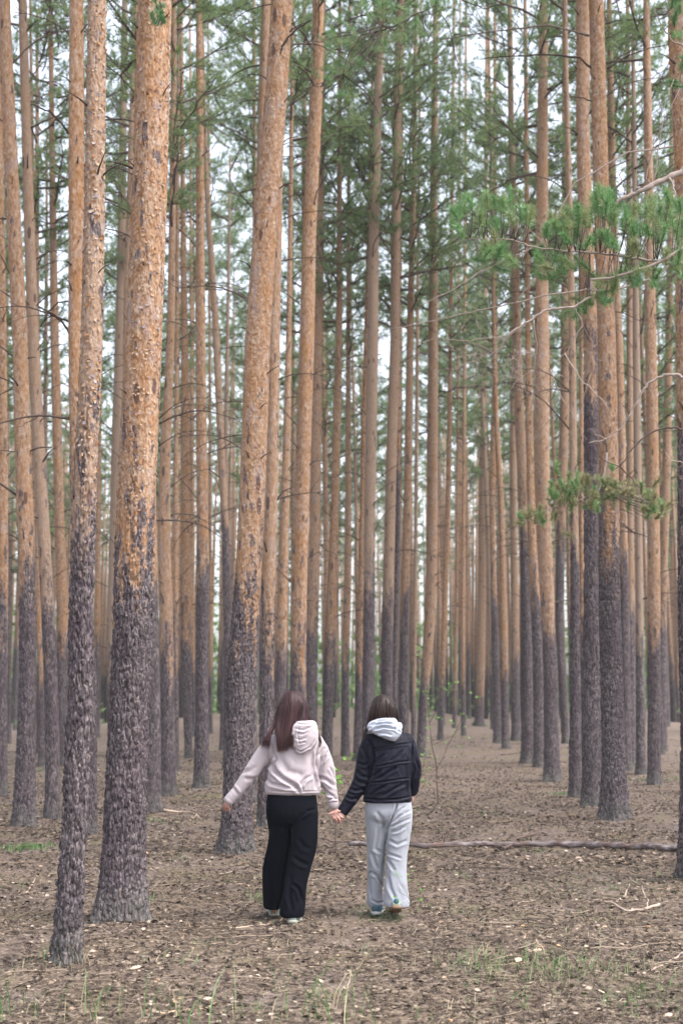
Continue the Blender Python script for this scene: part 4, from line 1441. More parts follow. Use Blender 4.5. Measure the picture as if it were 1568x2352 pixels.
# the bare twisted bough with its dry tangle
rs = random.Random(61)
tang = []
for q in range(75):
    a = (1130 + rs.gauss(0, 55), 812 + rs.gauss(0, 38))
    ang = rs.uniform(0, 2 * PI)
    l = rs.uniform(22, 80)
    tang.append(([a, (a[0] + math.cos(ang) * l * .5 + rs.uniform(-8, 8), a[1] + math.sin(ang) * l * .5 + rs.uniform(-8, 8)), (a[0] + math.cos(ang + .3) * l, a[1] + math.sin(ang + .3) * l)], rs.uniform(.6, 1.1)))
tang += [([(1200, 745), (1150, 790), (1090, 830), (1030, 850), (990, 850)], 1.4), ([(1170, 765), (1140, 810), (1100, 870), (1060, 890)], 1.3), ([(1160, 770), (1080, 782), (1000, 776), (955, 790)], 1.6), ([(1200, 745), (1190, 800), (1200, 850), (1170, 900)], 1.2),
         ([(1320, 708), (1337, 745), (1318, 780), (1296, 812), (1258, 852)], 2.4), ([(1296, 812), (1330, 870), (1370, 905), (1398, 945)], 1.8), ([(1262, 848), (1285, 905), (1320, 960), (1345, 1012)], 1.8), ([(1337, 745), (1360, 790), (1345, 860), (1320, 900), (1290, 950)], 1.3),
         ([(1285, 905), (1265, 960), (1230, 1000), (1195, 1045)], 1.2), ([(1258, 852), (1300, 870), (1330, 868)], 1.1), ([(1225, 735), (1232, 790), (1225, 850), (1222, 920), (1235, 940)], 2.2), ([(1225, 850), (1190, 870), (1150, 920)], 1.0),
         ([(1298, 786), (1320, 770), (1350, 765)], 1.0), ([(1270, 870), (1240, 930), (1250, 960)], .9), ([(1340, 800), (1380, 830), (1388, 820)], .9), ([(1355, 860), (1330, 960), (1325, 1010)], .9)]
bough(EDGE_ROOT, EDGE_G, [(1585, 560), (1500, 610), (1400, 640), (1358, 640), (1356, 680), (1320, 704), (1290, 706), (1252, 712), (1225, 730), (1200, 746), (1165, 768)], 4.6, 2.6, 10.1, tang, [], 'drytwig', .45, 23)
# brown curved boughs lower down
bough(EDGE_ROOT, EDGE_G, [(1576, 872), (1556, 862), (1525, 861), (1498, 872), (1478, 892), (1462, 925), (1440, 960), (1424, 985), (1392, 1008), (1350, 1018)], 5.0, 1.8, 10.8,
      [([(1440, 960), (1430, 930), (1448, 900)], 1.6), ([(1392, 1008), (1370, 1000), (1355, 985)], 1.5), ([(1525, 861), (1535, 885)], 1.2)], [], 'drytwig', .35, 24)
bough(EDGE_ROOT, EDGE_G, [(1576, 990), (1552, 982), (1515, 985), (1478, 1004), (1446, 1036), (1422, 1072)], 3.4, 1.6, 11.2,
      [([(1422, 1072), (1380, 1055), (1365, 1040)], 1.2), ([(1422, 1072), (1450, 1100), (1475, 1130)], 1.8), ([(1430, 1062), (1400, 1090), (1390, 1110)], 1.2)], [], 'dead', .4, 25)
bough(EDGE_ROOT, EDGE_G, [(1572, 1062), (1540, 1060), (1526, 1040), (1545, 1052)], 1.4, .8, 10.2, [([(1540, 1060), (1560, 1075)], .9)], [], 'drytwig', .7, 26)
# small sprays at the top right corner
bough(EDGE_ROOT, EDGE_G, [(1575, 110), (1545, 95), (1520, 60), (1500, 20)], 2.6, 1.2, 10.6, [], jitter_tufts([(1560, 30), (1548, 60), (1562, 90), (1566, 140), (1555, 10), (1540, 20), (1567, 200)], 1, 14, 14, 4), 'drytwig', .3, 27, .45, .06)
# long low limb reaching left over the picture
bough(EDGE_ROOT, EDGE_G, [(1590, 560), (1500, 640), (1400, 668), (1345, 666), (1260, 676), (1180, 696), (1100, 712), (1000, 736), (898, 757)], 3.2, 1.2, 13.5,
      [([(1180, 696), (1230, 640), (1290, 600)], 1.5), ([(1100, 712), (1060, 690), (1040, 660)], 1.0)], [], 'drytwig', .3, 28)
bough(EDGE_ROOT, EDGE_G, [(1590, 330), (1440, 350), (1320, 420), (1240, 560), (1180, 590), (1100, 625), (1040, 665), (960, 705)], 2.6, 1.2, 15.0, [], [], 'drytwig', .4, 29)
# crossing limbs high on the right
for (pp, r0, Yb, tn, sd_) in [([(1372, 170), (1330, 132), (1260, 126), (1180, 128), (1110, 134)], 3.4, 17.3, .1, 31), ([(1352, 82), (1320, 74), (1262, 58), (1180, 66), (1100, 76), (1010, 92)], 3.4, 17.6, .6, 32),
                              ([(1394, 158), (1440, 128), (1490, 112), (1540, 100)], 2.8, 17.0, .3, 33), ([(1372, 240), (1340, 225), (1310, 222)], 2.6, 17.2, .2, 34), ([(1384, 395), (1410, 380), (1450, 365)], 2.2, 17.0, .2, 35)]:
    bough(ROOTS[4][0], ROOTS[4][2], pp, r0, 1.4, ROOTS[4][2][1] + .0, [], [], 'dead', tn, sd_, name='dead_limb')
# sprays over the top centre
tc = [(770, 78), (790, 58), (815, 75), (842, 24), (866, 16), (850, 52), (880, 42), (905, 22), (940, 30), (960, 52), (985, 20), (1000, 5), (930, 92), (900, 96), (882, 122), (870, 70), (835, 150), (800, 155), (772, 170), (762, 110), (745, 92), (790, 215), (820, 110), (1010, 40), (1020, 12), (975, 80), (915, 60)]
bough(ROOTS[15][0], ROOTS[15][2], [(880, 60), (905, 70), (925, 50), (960, 30), (1010, 10)], 2.8, 1.2, 15.5, [([(925, 50), (880, 70), (830, 80), (800, 125), (786, 170), (795, 215)], 2.2), ([(1000, 15), (1030, 60), (1045, 130), (1060, 180)], 1.6), ([(800, 125), (760, 110), (740, 95)], 1.2),
      ([(960, 30), (985, 90), (970, 120)], 1.2), ([(1060, 0), (1110, 20), (1150, 10)], 1.8), ([(786, 170), (840, 210), (870, 260)], 2.0)], jitter_tufts(tc, 1, 14, 14, 5), 'dead', .3, 36, .6, .075, 0, 90, .5, wide=.005)
# blurred green bough low on the right
rs = random.Random(8)
tg = [(1275 + rs.uniform(-10, 235) , 1150 + rs.gauss(0, 22)) for _ in range(70)] + [(1225 + rs.uniform(-25, 25), 1190 + rs.uniform(-10, 14)) for _ in range(12)] + [(1480 + rs.uniform(-20, 50), 1175 + rs.uniform(-16, 18)) for _ in range(14)] + [(1350 + rs.uniform(-40, 60), 1115 + rs.uniform(-14, 14)) for _ in range(16)]
bough(ROOTS[4][0], ROOTS[4][2], [(1392, 1040), (1388, 1085), (1374, 1125), (1330, 1150), (1270, 1165), (1215, 1185)], 3.4, 1.2, 15.8, [([(1385, 1095), (1440, 1130), (1500, 1160), (1540, 1180)], 2.0), ([(1374, 1125), (1420, 1175), (1480, 1190)], 1.6), ([(1330, 1150), (1340, 1190)], 1.2)],
      tg, 'drytwig', .5, 37, .8, .08, 0, 108, .5, wide=.010)
# tuft hanging before the thickest trunk, and the dark bough leaving the leaning pine
bough(ROOTS[1][0], ROOTS[1][2], [(385, -40), (372, -10), (366, 20), (362, 48)], 1.6, .9, 8.6, [], [(358, 5), (372, 12), (362, 30), (370, 42), (355, 48), (380, 52), (364, 56)], 'dead', .2, 38, .3, .05)
bough(T12_ROOT, T12_G, [(643, 128), (648, 108), (662, 86), (684, 64), (716, 46)], 4.2, 2.2, T12_G[1] - .1, [], [], 'dead', .02, 39, name='dead_branch')
bough(ROOTS[8][0], ROOTS[8][2], [(158, 306), (140, 280), (112, 256), (72, 238)], 3.4, 2.0, ROOTS[8][2][1], [], [], 'dead', .02, 40, name='dead_branch')
bough(ROOTS[8][0], ROOTS[8][2], [(166, 774), (140, 735), (118, 720), (90, 704)], 4.0, 2.4, ROOTS[8][2][1], [([(118, 722), (100, 740), (92, 752)], 2.2)], [], 'dead', .02, 41, name='dead_branch')
bough(ROOTS[8][0], ROOTS[8][2], [(158, 692), (135, 695), (112, 715), (95, 748)], 2.6, 1.4, ROOTS[8][2][1] + .1, [], [], 'dead', .02, 42, name='dead_branch')
bough(ROOTS[13][0], ROOTS[13][2], [(721, 470), (728, 440), (740, 420), (750, 402)], 2.2, 1.4, ROOTS[13][2][1] - .2, [], [], 'dead', .02, 43, name='dead_branch')
bough(ROOTS[13][0], ROOTS[13][2], [(729, 88), (733, 50), (732, 0)], 2.4, 1.6, ROOTS[13][2][1] - .2, [], [], 'dead', .02, 44, name='dead_branch')
bough(ROOTS[13][0], ROOTS[13][2], [(737, 200), (750, 178), (766, 158)], 2.2, 1.4, ROOTS[13][2][1] - .2, [], [], 'dead', .02, 45, name='dead_branch')
bough(ROOTS[15][0], ROOTS[15][2], [(858, 398), (857, 370), (863, 350), (873, 332)], 2.0, 1.2, ROOTS[15][2][1] - .2, [], [], 'dead', .02, 46, name='dead_branch')
bough(ROOTS[15][0], ROOTS[15][2], [(856, 590), (858, 560), (866, 545), (873, 534)], 2.0, 1.2, ROOTS[15][2][1] - .2, [], [], 'dead', .02, 47, name='dead_branch')
# one pine cone hangs on the needle bough
def cone():
    mb = MB()
    p = at(1221, 582, 10.25)[0] - EDGE_G
    rs = random.Random(2)
    for q in range(46):
        t = q / 46
        a = q * 2.4
        r = .018 * math.sin(PI * (.15 + .8 * t)) + .004
        c = p + np.array([0, 0, .022 - .05 * t])
        d = np.array([math.cos(a), math.sin(a), .35])
        s = np.array([-math.sin(a), math.cos(a), 0]) * .007
        tip = c + d * r * 1.5
        mb.add([c - s, c + s, tip + s * .8, tip - s * .8, c + np.array([0, 0, -.008])], [(0, 1, 2, 3), (3, 2, 4)], .02)
    o = link('pine_cone', mb.mesh('pine_cone', M['dead'], False), None)
    o.location = EDGE_G
    thing(o, 'dark pine cone hanging under the green needle bough on the right', 'pine cone')


cone()
#@@SECTION3
# ------------------------------------------------------------------ the two people
def loft(mb, rings, Y0, seg=30, dens=4):
    """rings: (py, xl, xr, half thickness m, dy[, tilt]) in picture pixels at distance Y0"""
    R = np.array([(r + (0,) * (6 - len(r))) for r in rings], float)
    n = (len(R) - 1) * dens + 1
    t = np.linspace(0, len(R) - 1, n)
    base = np.arange(len(R))
    I = np.stack([np.interp(t, base, R[:, c]) for c in range(6)], -1)
    k = np.array([.25, .5, .25])
    for _ in range(2):
        J = I.copy()
        for c in range(1, 6):
            J[1:-1, c] = np.convolve(I[:, c], k, 'valid')
        I = J
    V = []
    th = np.arange(seg) * 2 * PI / seg
    for py, xl, xr, b, dy, tl in I:
        c, s = at((xl + xr) / 2, py, Y0 + dy)
        a = (xr - xl) / 2 * s
        for q in th:
            ct, st = math.cos(q), math.sin(q)
            ct2 = math.copysign(abs(ct) ** .85, ct)
            st2 = math.copysign(abs(st) ** .85, st)
            V.append((c[0] + a * ct2, c[1] + b * st2, c[2] + tl * b * st2))
    F = []
    for i in range(n - 1):
        for j in range(seg):
            k2 = (j + 1) % seg
            F.append((i * seg + j, (i + 1) * seg + j, (i + 1) * seg + k2, i * seg + k2))
    F.append(tuple(range(seg)))
    F.append(tuple((n - 1) * seg + j for j in range(seg))[::-1])
    mb.add(V, F)


def ball(mb, c, r, seg=16, rings=10, rot=None):
    V, F = [], []
    c = np.asarray(c, float)
    r = np.broadcast_to(np.asarray(r, float), (3,))
    for i in range(rings + 1):
        ph = PI * i / rings
        ph = min(max(ph, .02), PI - .02)
        for j in range(seg):
            a = 2 * PI * j / seg
            v = np.array([math.sin(ph) * math.cos(a), math.sin(ph) * math.sin(a), math.cos(ph)]) * r
            if rot is not None:
                v = rot @ v
            V.append(c + v)
    for i in range(rings):
        for j in range(seg):
            k = (j + 1) % seg
            F.append((i * seg + j, (i + 1) * seg + j, (i + 1) * seg + k, i * seg + k))
    F.append(tuple(range(seg)))
    F.append(tuple(rings * seg + j for j in range(seg))[::-1])
    mb.add(V, F)


def limb(mb, P, R, seg=16):
    """rounded tapering limb through P (k,3) with radii R"""
    P, R = np.asarray(P, float), np.asarray(R, float)
    n = (len(P) - 1) * 5 + 1
    t = np.linspace(0, len(P) - 1, n)
    Q = np.stack([np.interp(t, range(len(P)), P[:, c]) for c in range(3)], -1)
    rr_ = np.interp(t, range(len(P)), R)
    k = np.array([.25, .5, .25])
    for _ in range(4):
        Q2 = Q.copy()
        for c in range(3):
            Q2[1:-1, c] = np.convolve(Q[:, c], k, 'valid')
        Q = Q2
    mb.tube(Q, rr_, seg)
    ball(mb, Q[0], rr_[0] * .999, seg, 8)
    ball(mb, Q[-1], rr_[-1] * .999, seg, 8)


def plimb(mb, path, Y0, seg=18):
    """path of (px, py, radius px, dy)"""
    P, R = [], []
    for px, py, r, dy in path:
        p, s = at(px, py, Y0 + dy)
        P.append(p)
        R.append(r * s)
    limb(mb, P, R, seg)


def remesh(mb, voxel, smooth=4):
    me = bpy.data.meshes.new('tmp')
    me.from_pydata(np.concatenate(mb.v).tolist(), [], mb.f)
    o = bpy.data.objects.new('tmp', me)
    COL.objects.link(o)
    m = o.modifiers.new('r', 'REMESH')
    m.mode = 'VOXEL'
    m.voxel_size = voxel
    m.use_smooth_shade = True
    if smooth:
        s = o.modifiers.new('s', 'SMOOTH')
        s.factor = .5
        s.iterations = smooth
    dg = bpy.context.evaluated_depsgraph_get()
    out = bpy.data.meshes.new_from_object(o.evaluated_get(dg), depsgraph=dg)
    bpy.data.objects.remove(o)
    bpy.data.meshes.remove(me)
    return out


def vdata(me):
    V = np.empty(len(me.vertices) * 3, np.float32)
    me.vertices.foreach_get('co', V)
    Nn = np.empty(len(me.vertices) * 3, np.float32)
    me.vertex_normals.foreach_get('vector', Nn)
    return V.reshape(-1, 3).astype(float), Nn.reshape(-1, 3).astype(float)


def setv(me, V):
    me.vertices.foreach_set('co', np.ascontiguousarray(V, np.float32).ravel())
    me.update()


def creases(me, lines, amp=1.0):
    """lines: (points px, width px, depth m[, sign of the lip]) pressed into the side turned to the camera"""
    V, Nn = vdata(me)
    x, y = project(V)
    face = np.clip(-Nn[:, 1] * 2.5 + .35, 0, 1)
    D = np.zeros(len(V))
    for pts_, w, dep in lines:
        best = np.full(len(V), 1e9)
        tt = np.zeros(len(V))
        side = np.zeros(len(V))
        m = len(pts_) - 1
        for k in range(m):
            ax, ay = pts_[k]
            bx, by = pts_[k + 1]
            L2 = (bx - ax) ** 2 + (by - ay) ** 2
            t = np.clip(((x - ax) * (bx - ax) + (y - ay) * (by - ay)) / L2, 0, 1)
            dx, dy = x - ax - t * (bx - ax), y - ay - t * (by - ay)
            d = np.hypot(dx, dy)
            nb = d < best
            best = np.where(nb, d, best)
            tt = np.where(nb, (k + t) / m, tt)
            side = np.where(nb, np.sign((bx - ax) * dy - (by - ay) * dx), side)
        fade = np.clip(np.minimum(tt, 1 - tt) * 6 + .15, 0, 1)
        d = best / w
        D += dep * fade * (-np.exp(-d * d) + .45 * np.exp(-((d - 2.1) / 1.1) ** 2) * (1 + .5 * side))
    V += Nn * (D * face * amp * 1.4)[:, None]
    setv(me, V)


def wrinkle(me, amp, fx, fz, k, ridge=True, skew=0.0):
    V, Nn = vdata(me)
    u = V[:, 0] * fx + V[:, 1] * fx * .8 + skew * V[:, 2]
    v = V[:, 2] * fz + 3 * vnoise(V[:, 0] * 4, V[:, 2] * 4, k + 2)
    n = vnoise(u, v, k)
    if ridge:
        n = 1 - np.abs(2 * n - 1)
    n = n * .7 + .3 * vnoise(u * 2.3, v * 2.3, k + 1)
    V += Nn * ((n - .5) * amp)[:, None]
    setv(me, V)


def cloth_mat(name, col, rough, weave=900, var=.08, sheen=.3, spec=.2):
    m, nt, b = nodemat(name, rough, spec)
    o = coords(nt)
    n = noise(nt, o, 220, 3, .7)
    n2 = noise(nt, o, 7, 3, .5)
    f = math_(nt, 'ADD', math_(nt, 'MULTIPLY', n, .6), math_(nt, 'MULTIPLY', n2, .4))
    a = tuple(c * (1 - var * 2) for c in col)
    c2 = tuple(min(1, c * (1 + var * 2)) for c in col)
    nt.links.new(ramp(nt, f, [(.3, a), (.7, c2)]), b.inputs['Base Color'])
    b.inputs['Sheen Weight'].default_value = sheen
    b.inputs['Sheen Roughness'].default_value = .5
    bump(nt, b, n, .25, .002)
    return m


def finish(me, name, mat, parent):
    me.name = name
    me.materials.clear()
    me.materials.append(mat)
    me.polygons.foreach_set('use_smooth', [True] * len(me.polygons))
    return link(name, me, parent)


skin_m, nt, b = nodemat('skin', .55, .35)
nn_ = noise(nt, coords(nt), 60, 3)
nt.links.new(ramp(nt, nn_, [(.3, (.36, .185, .15)), (.7, (.47, .27, .225))]), b.inputs['Base Color'])
b.inputs['Subsurface Weight'].default_value = .1
b.inputs['Subsurface Radius'].default_value = (.01, .004, .002)


def hair_mat(name, c0, c1):
    m, nt, b = nodemat(name, .5, .25)
    t = attr(nt, 'tone')
    nt.links.new(ramp(nt, t, [(0, c0), (1, c1)]), b.inputs['Base Color'])
    return m


YA, YB = 9.95, 9.95


def build_head(mb, px, py, Y0, s=1.0, turn=0.0):
    """skull, jaw, nose, ears and neck; the face looks away from the camera, turned by `turn`"""
    c = at(px, py, Y0)[0]
    ct, st = math.cos(turn), math.sin(turn)
    rot = np.array([[ct, -st, 0], [st, ct, 0], [0, 0, 1]])

    def w(x, y, z):
        return c + rot @ np.array([x, y, z]) * s
    ball(mb, w(0, 0, .012), np.array([.070, .088, .098]) * s, 20, 14, rot)
    ball(mb, w(0, .035, -.045), np.array([.054, .058, .062]) * s, 16, 10, rot)
    ball(mb, w(0, .070, -.088), np.array([.020, .018, .018]) * s, 12, 8, rot)
    limb(mb, [w(0, .082, .02), w(0, .098, -.012), w(0, .102, -.026)], [.008 * s, .011 * s, .013 * s], 10)
    ball(mb, w(0, .084, -.055), np.array([.022, .010, .008]) * s, 12, 8, rot)
    ball(mb, w(0, .078, .030), np.array([.052, .014, .012]) * s, 12, 8, rot)
    for q in (-1, 1):
        ball(mb, w(q * .071, .004, -.010), np.array([.010, .020, .032]) * s, 12, 8, rot)
        ball(mb, w(q * .036, .066, -.018), np.array([.022, .018, .022]) * s, 12, 8, rot)
    return c, w


def eyes(w, root, s=1.0):
    for q in (-1, 1):
        mb = MB()
        ball(mb, w(q * .031, .0815, .008), .0115 * s, 12, 8)
        link('eye', mb.mesh('eye', M['eye']), root)


M['eye'] = nodemat('eye_white', .2, .5)[0]
M['eye'].node_tree.nodes['Principled BSDF'].inputs['Base Color'].default_value = (.5, .48, .46, 1)


def strands(paths, r, seed, wander=.004):
    rs = np.random.default_rng(seed)
    Vs, Fs, Ts = [], [], []
    n0 = 0
    ncl = 70
    ctone = rs.uniform(-.4, .4, ncl)
    coff = rs.normal(0, .005, (ncl, 3))
    order = np.argsort([p[2][0] for p in paths])
    rank = np.empty(len(paths), int)
    rank[order] = np.arange(len(paths))
    for pi, P in enumerate(paths):
        P = np.asarray(P)
        cl = int(rank[pi] * ncl / len(paths))
        n = 14
        t = np.linspace(0, len(P) - 1, n)
        Q = np.stack([np.interp(t, range(len(P)), P[:, c]) for c in range(3)], -1)
        k = np.array([.25, .5, .25])
        for _ in range(3):
            Q2 = Q.copy()
            for c in range(3):
                Q2[1:-1, c] = np.convolve(Q[:, c], k, 'valid')
            Q = Q2
        ph = rs.uniform(0, 6.28, 2)
        tt = np.linspace(0, 1, n)
        Q += coff[cl] * np.sin(tt * PI * .8)[:, None]
        Q[:, 0] += wander * tt * np.sin(tt * 7 + ph[0])
        Q[:, 1] += wander * tt * np.sin(tt * 6 + ph[1])
        T = np.gradient(Q, axis=0)
        T /= np.linalg.norm(T, axis=1)[:, None] + 1e-9
        A = np.cross(T, [0, 1.0, .1])
        A /= np.linalg.norm(A, axis=1)[:, None] + 1e-9
        B = np.cross(T, A)
        rr_ = r * rs.uniform(.6, 1.2) * np.interp(tt, [0, .15, .7, 1], [.6, 1, .9, .15])
        V = np.stack([Q + rr_[:, None] * (A * math.cos(a) + B * math.sin(a)) for a in (PI / 2, PI * 7 / 6, PI * 11 / 6)], 1)
        Vs.append(V.reshape(-1, 3))
        i = np.arange(n - 1)[:, None] * 3
        j = np.arange(3)[None, :]
        Fs.append(np.stack([i + j, i + (j + 1) % 3, i + 3 + (j + 1) % 3, i + 3 + j], -1).reshape(-1, 4) + n0)
        n0 += n * 3
        Ts.append(np.clip(np.repeat(rs.uniform(.1, .6) + ctone[cl] + .35 * tt, 3), 0, 1))
    return np.concatenate(Vs), np.concatenate(Fs), np.concatenate(Ts)


def finger(mb, pts_, Y0, r0=2.6, r1=2.1):
    """pts_: (px, py, dy)"""
    n = len(pts_)
    plimb(mb, [(p[0], p[1], r0 + (r1 - r0) * k / (n - 1), p[2]) for k, p in enumerate(pts_)], Y0, 10)


def shoe(parent, heel, yaw, pitch, L, upper, sole, accent, tan_sole=False):
    """heel: world point of the heel's underside; toes point away from the camera"""
    cy_, sy_ = math.cos(yaw), math.sin(yaw)
    cp, sp_ = math.cos(pitch), math.sin(pitch)

    def w(x, y, z):
        y2, z2 = y * cp + z * sp_, -y * sp_ + z * cp
        return np.array(heel) + np.array([x * cy_ + y2 * sy_, -x * sy_ + y2 * cy_, z2])
    st = [(0.0, .020, .0, .052), (.012, .032, 0, .068), (.04, .037, 0, .078), (.08, .036, 0, .075), (.12, .038, .002, .060), (.16, .044, .002, .046), (.2, .045, .004, .038), (.23, .038, .008, .032), (.248, .022, .012, .026)]

    def build(name, z_of, wf, mat):
        mb = MB()
        V, F = [], []
        n = 18
        for (y, hw, z0, zt) in st:
            a, b_ = z_of(z0, zt)
            for q in range(n):
                th = 2 * PI * q / n
                ct, s_ = math.cos(th), math.sin(th)
                V.append(w(math.copysign(abs(ct) ** .7, ct) * hw * wf, (y - .125) * (1.04 if wf > 1 else 1) + .125, (a + b_) / 2 + (b_ - a) / 2 * math.copysign(abs(s_) ** .6, s_)))
        for i in range(len(st) - 1):
            for q in range(n):
                k = (q + 1) % n
                F.append((i * n + q, i * n + k, (i + 1) * n + k, (i + 1) * n + q))
        F.append(tuple(range(n))[::-1])
        F.append(tuple((len(st) - 1) * n + q for q in range(n)))
        mb.add(V, F)
        return mb.mesh(name, mat)
    root = link('shoe', build('shoe', lambda a, b_: (a + .016, b_), 1.0, upper), parent)
    link('sole', build('sole', lambda a, b_: (a, a + .026), 1.1, sole), root)
    mb = MB()
    ball(mb, w(0, .002, .050), (.020, .010, .022), 12, 8)
    link('heel_patch', mb.mesh('heel_patch', accent), root)
    mb = MB()
    for k in range(5):
        y = .105 + k * .018
        z = np.interp(y, [s_[0] for s_ in st], [s_[3] for s_ in st])
        mb.tube([w(-.022, y, z - .003), w(0, y, z + .003), w(.022, y, z - .003)], .0025, 6)
    o = link('laces', mb.mesh('laces', sole), root)
    o['kind'] = 'stuff'
    return root


def flat(name, c, rough=.7):
    m, nt, b = nodemat(name, rough, .3)
    n = noise(nt, coords(nt), 90, 3)
    nt.links.new(ramp(nt, n, [(.3, tuple(v * .8 for v in c)), (.7, c)]), b.inputs['Base Color'])
    return m


MC = dict(hoodie=cloth_mat('pale_fleece', (.37, .32, .338), .95, sheen=.25), black=cloth_mat('black_twill', (.0045, .005, .008), .9, sheen=.0, spec=.04), jacket=cloth_mat('navy_nylon', (.006, .006, .014), .6, sheen=.0, spec=.16),
          grey=cloth_mat('grey_jersey', (.25, .26, .29), .95, sheen=.2), hood=cloth_mat('light_grey_jersey', (.32, .34, .395), .95, sheen=.2), cream=flat('cream_rubber', (.30, .30, .25)), white=flat('white_rubber', (.38, .38, .37)),
          teal=flat('teal_suede', (.05, .10, .13)), tan=flat('brown_rubber', (.20, .13, .08)), mint=flat('pale_mint_canvas', (.24, .30, .26)))


def legs_inner(mb, rings_hip, left, right, Y0):
    plimb(mb, left, Y0)
    plimb(mb, right, Y0)


# ---- person in the pale hoodie
def person_a():
    Y0 = YA
    root = bpy.data.objects.new('person', None)
    COL.objects.link(root)
    gx = at(668, 2100, Y0)[0]
    root.location = (gx[0], Y0, float(gh(gx[0], Y0)))
    off = -np.array(root.location)
    # body
    mb = MB()
    c, w = build_head(mb, 671, 1632, Y0 + .02, 1.02, .55)
    plimb(mb, [(672, 1655, 17, .02), (676, 1690, 17, .0)], Y0)
    loft(mb, [(1682, 650, 706, .05, .01), (1698, 622, 732, .07, .01), (1740, 632, 722, .085, .01), (1790, 640, 712, .08, .01), (1830, 632, 712, .09, .01), (1866, 632, 712, .085, .01), (1888, 640, 706, .05, .0)], Y0)
    plimb(mb, [(626, 1706, 12, 0), (600, 1738, 11, -.01), (575, 1776, 10, -.02), (548, 1812, 8, -.02), (526, 1838, 6.5, -.02)], Y0)
    plimb(mb, [(728, 1704, 12, 0), (748, 1770, 11, .0), (760, 1815, 8.5, -.02), (766, 1850, 7, -.03)], Y0)
    # left hand, relaxed
    ball(mb, at(521, 1847, Y0 - .02)[0], (.026, .018, .032), 14, 10)
    for k, (dx, dy_) in enumerate(((-5, 0), (-1.5, 2), (2.5, 2), (6, 0))):
        finger(mb, [(519 + dx * .9, 1850, -.02), (518.5 + dx * 1.1, 1857 + dy_, .0), (521 + dx * 1.1, 1861 + dy_, .02), (523 + dx, 1859 + dy_ * .5, .035)], Y0, 2.5, 2.0)
    finger(mb, [(526, 1844, -.01), (531, 1850, .015), (530, 1856, .03)], Y0, 2.7, 2.1)
    # right hand, its back to the camera
    ball(mb, at(770, 1862, Y0 - .035)[0], (.024, .016, .030), 14, 10)
    ball(mb, at(773, 1868, Y0 - .045)[0], (.031, .017, .028), 14, 10)
    finger(mb, [(766, 1863, -.045), (761, 1868, -.055), (756, 1869, -.058), (753, 1871, -.056)], Y0, 3.2, 2.1)
    finger(mb, [(768, 1872, -.05), (770, 1880, -.06), (775, 1886, -.05), (779, 1887, -.02)], Y0, 2.7, 2.2)
    finger(mb, [(773, 1873, -.055), (778, 1881, -.065), (783, 1884, -.055), (786, 1884, -.02)], Y0, 2.7, 2.2)
    finger(mb, [(778, 1871, -.055), (784, 1877, -.065), (788, 1879, -.05), (790, 1879, -.02)], Y0, 2.6, 2.1)
    finger(mb, [(780, 1866, -.05), (786, 1871, -.06), (790, 1873, -.045), (792, 1873, -.02)], Y0, 2.4, 1.9)
    # legs and feet
    legs_inner(mb, None, [(650, 1885, 16, .02), (644, 1985, 15, .08), (632, 2075, 9, .14), (630, 2090, 8, .16)], [(696, 1885, 16, -.01), (690, 1985, 15, -.03), (674, 2085, 9, -.08), (672, 2098, 8, -.08)], Y0)
    me = remesh(mb, .0042, 2)
    V, _ = vdata(me)
    setv(me, V + off)
    finish(me, 'body', skin_m, root)
    eyes(lambda x, y, z: w(x, y, z) + off, root, 1.02)
    # a pale nail on the thumb
    # hoodie
    mb = MB()
    loft(mb, [(1674, 655, 708, .060, .0), (1682, 640, 722, .078, 0), (1692, 622, 737, .095, 0), (1706, 611, 744, .108, 0), (1730, 617, 739, .118, -.005), (1760, 622, 731, .122, -.01), (1787, 613, 734, .128, -.01),
              (1806, 608, 738, .130, -.01), (1817, 609, 738, .126, -.01), (1822, 611, 736, .118, -.01), (1825, 615, 733, .108, -.01)], Y0)
    plimb(mb, [(624, 1706, 18, 0), (601, 1737, 17.6, -.01), (581, 1769, 17, -.02), (560, 1798, 15, -.02), (541, 1821, 13, -.02), (528, 1835, 12, -.02)], Y0)
    plimb(mb, [(727, 1704, 17, 0), (745, 1738, 16.5, .0), (751, 1768, 18, -.0), (755, 1798, 17, -.015), (763, 1826, 13, -.03), (765, 1843, 12.5, -.03)], Y0)
    me = remesh(mb, .0055, 5)
    wrinkle(me, .007, 7, 5, 3)
    wrinkle(me, .0035, 20, 10, 13)
    creases(me, [([(624, 1752), (632, 1772), (650, 1788), (672, 1802), (692, 1817)], 4.0, .017), ([(612, 1788), (622, 1800), (650, 1806), (680, 1812)], 3.2, .009), ([(683, 1797), (690, 1810), (693, 1822)], 2.2, -.010),
                 ([(688, 1806), (700, 1790), (716, 1781)], 3.2, .010), ([(724, 1812), (726, 1795), (722, 1778)], 3.0, .010), ([(622, 1700), (628, 1725), (625, 1742), (612, 1768)], 2.6, .014), ([(728, 1722), (726, 1752), (729, 1775), (736, 1800)], 2.6, .016),
                 ([(730, 1738), (742, 1722), (748, 1716)], 2.8, .010), ([(738, 1752), (750, 1735)], 2.8, .008), ([(732, 1784), (748, 1790), (768, 1806)], 3.2, .013), ([(738, 1806), (752, 1822), (772, 1832)], 2.8, .012), ([(752, 1838), (764, 1834), (776, 1835)], 2.0, .012),
                 ([(758, 1762), (766, 1778), (770, 1792)], 2.6, .008), ([(629, 1730), (634, 1745), (628, 1755)], 2.4, .012), ([(590, 1760), (575, 1770), (556, 1776)], 4.5, .005), ([(598, 1786), (582, 1790), (560, 1788)], 4, .006), ([(548, 1826), (540, 1815), (534, 1808)], 3, .007),
                 ([(640, 1738), (660, 1770), (700, 1782)], 7, .006), ([(713, 1720), (716, 1760), (712, 1786)], 6, .005), ([(618, 1817), (660, 1819), (700, 1818), (736, 1817)], 1.4, .004)])
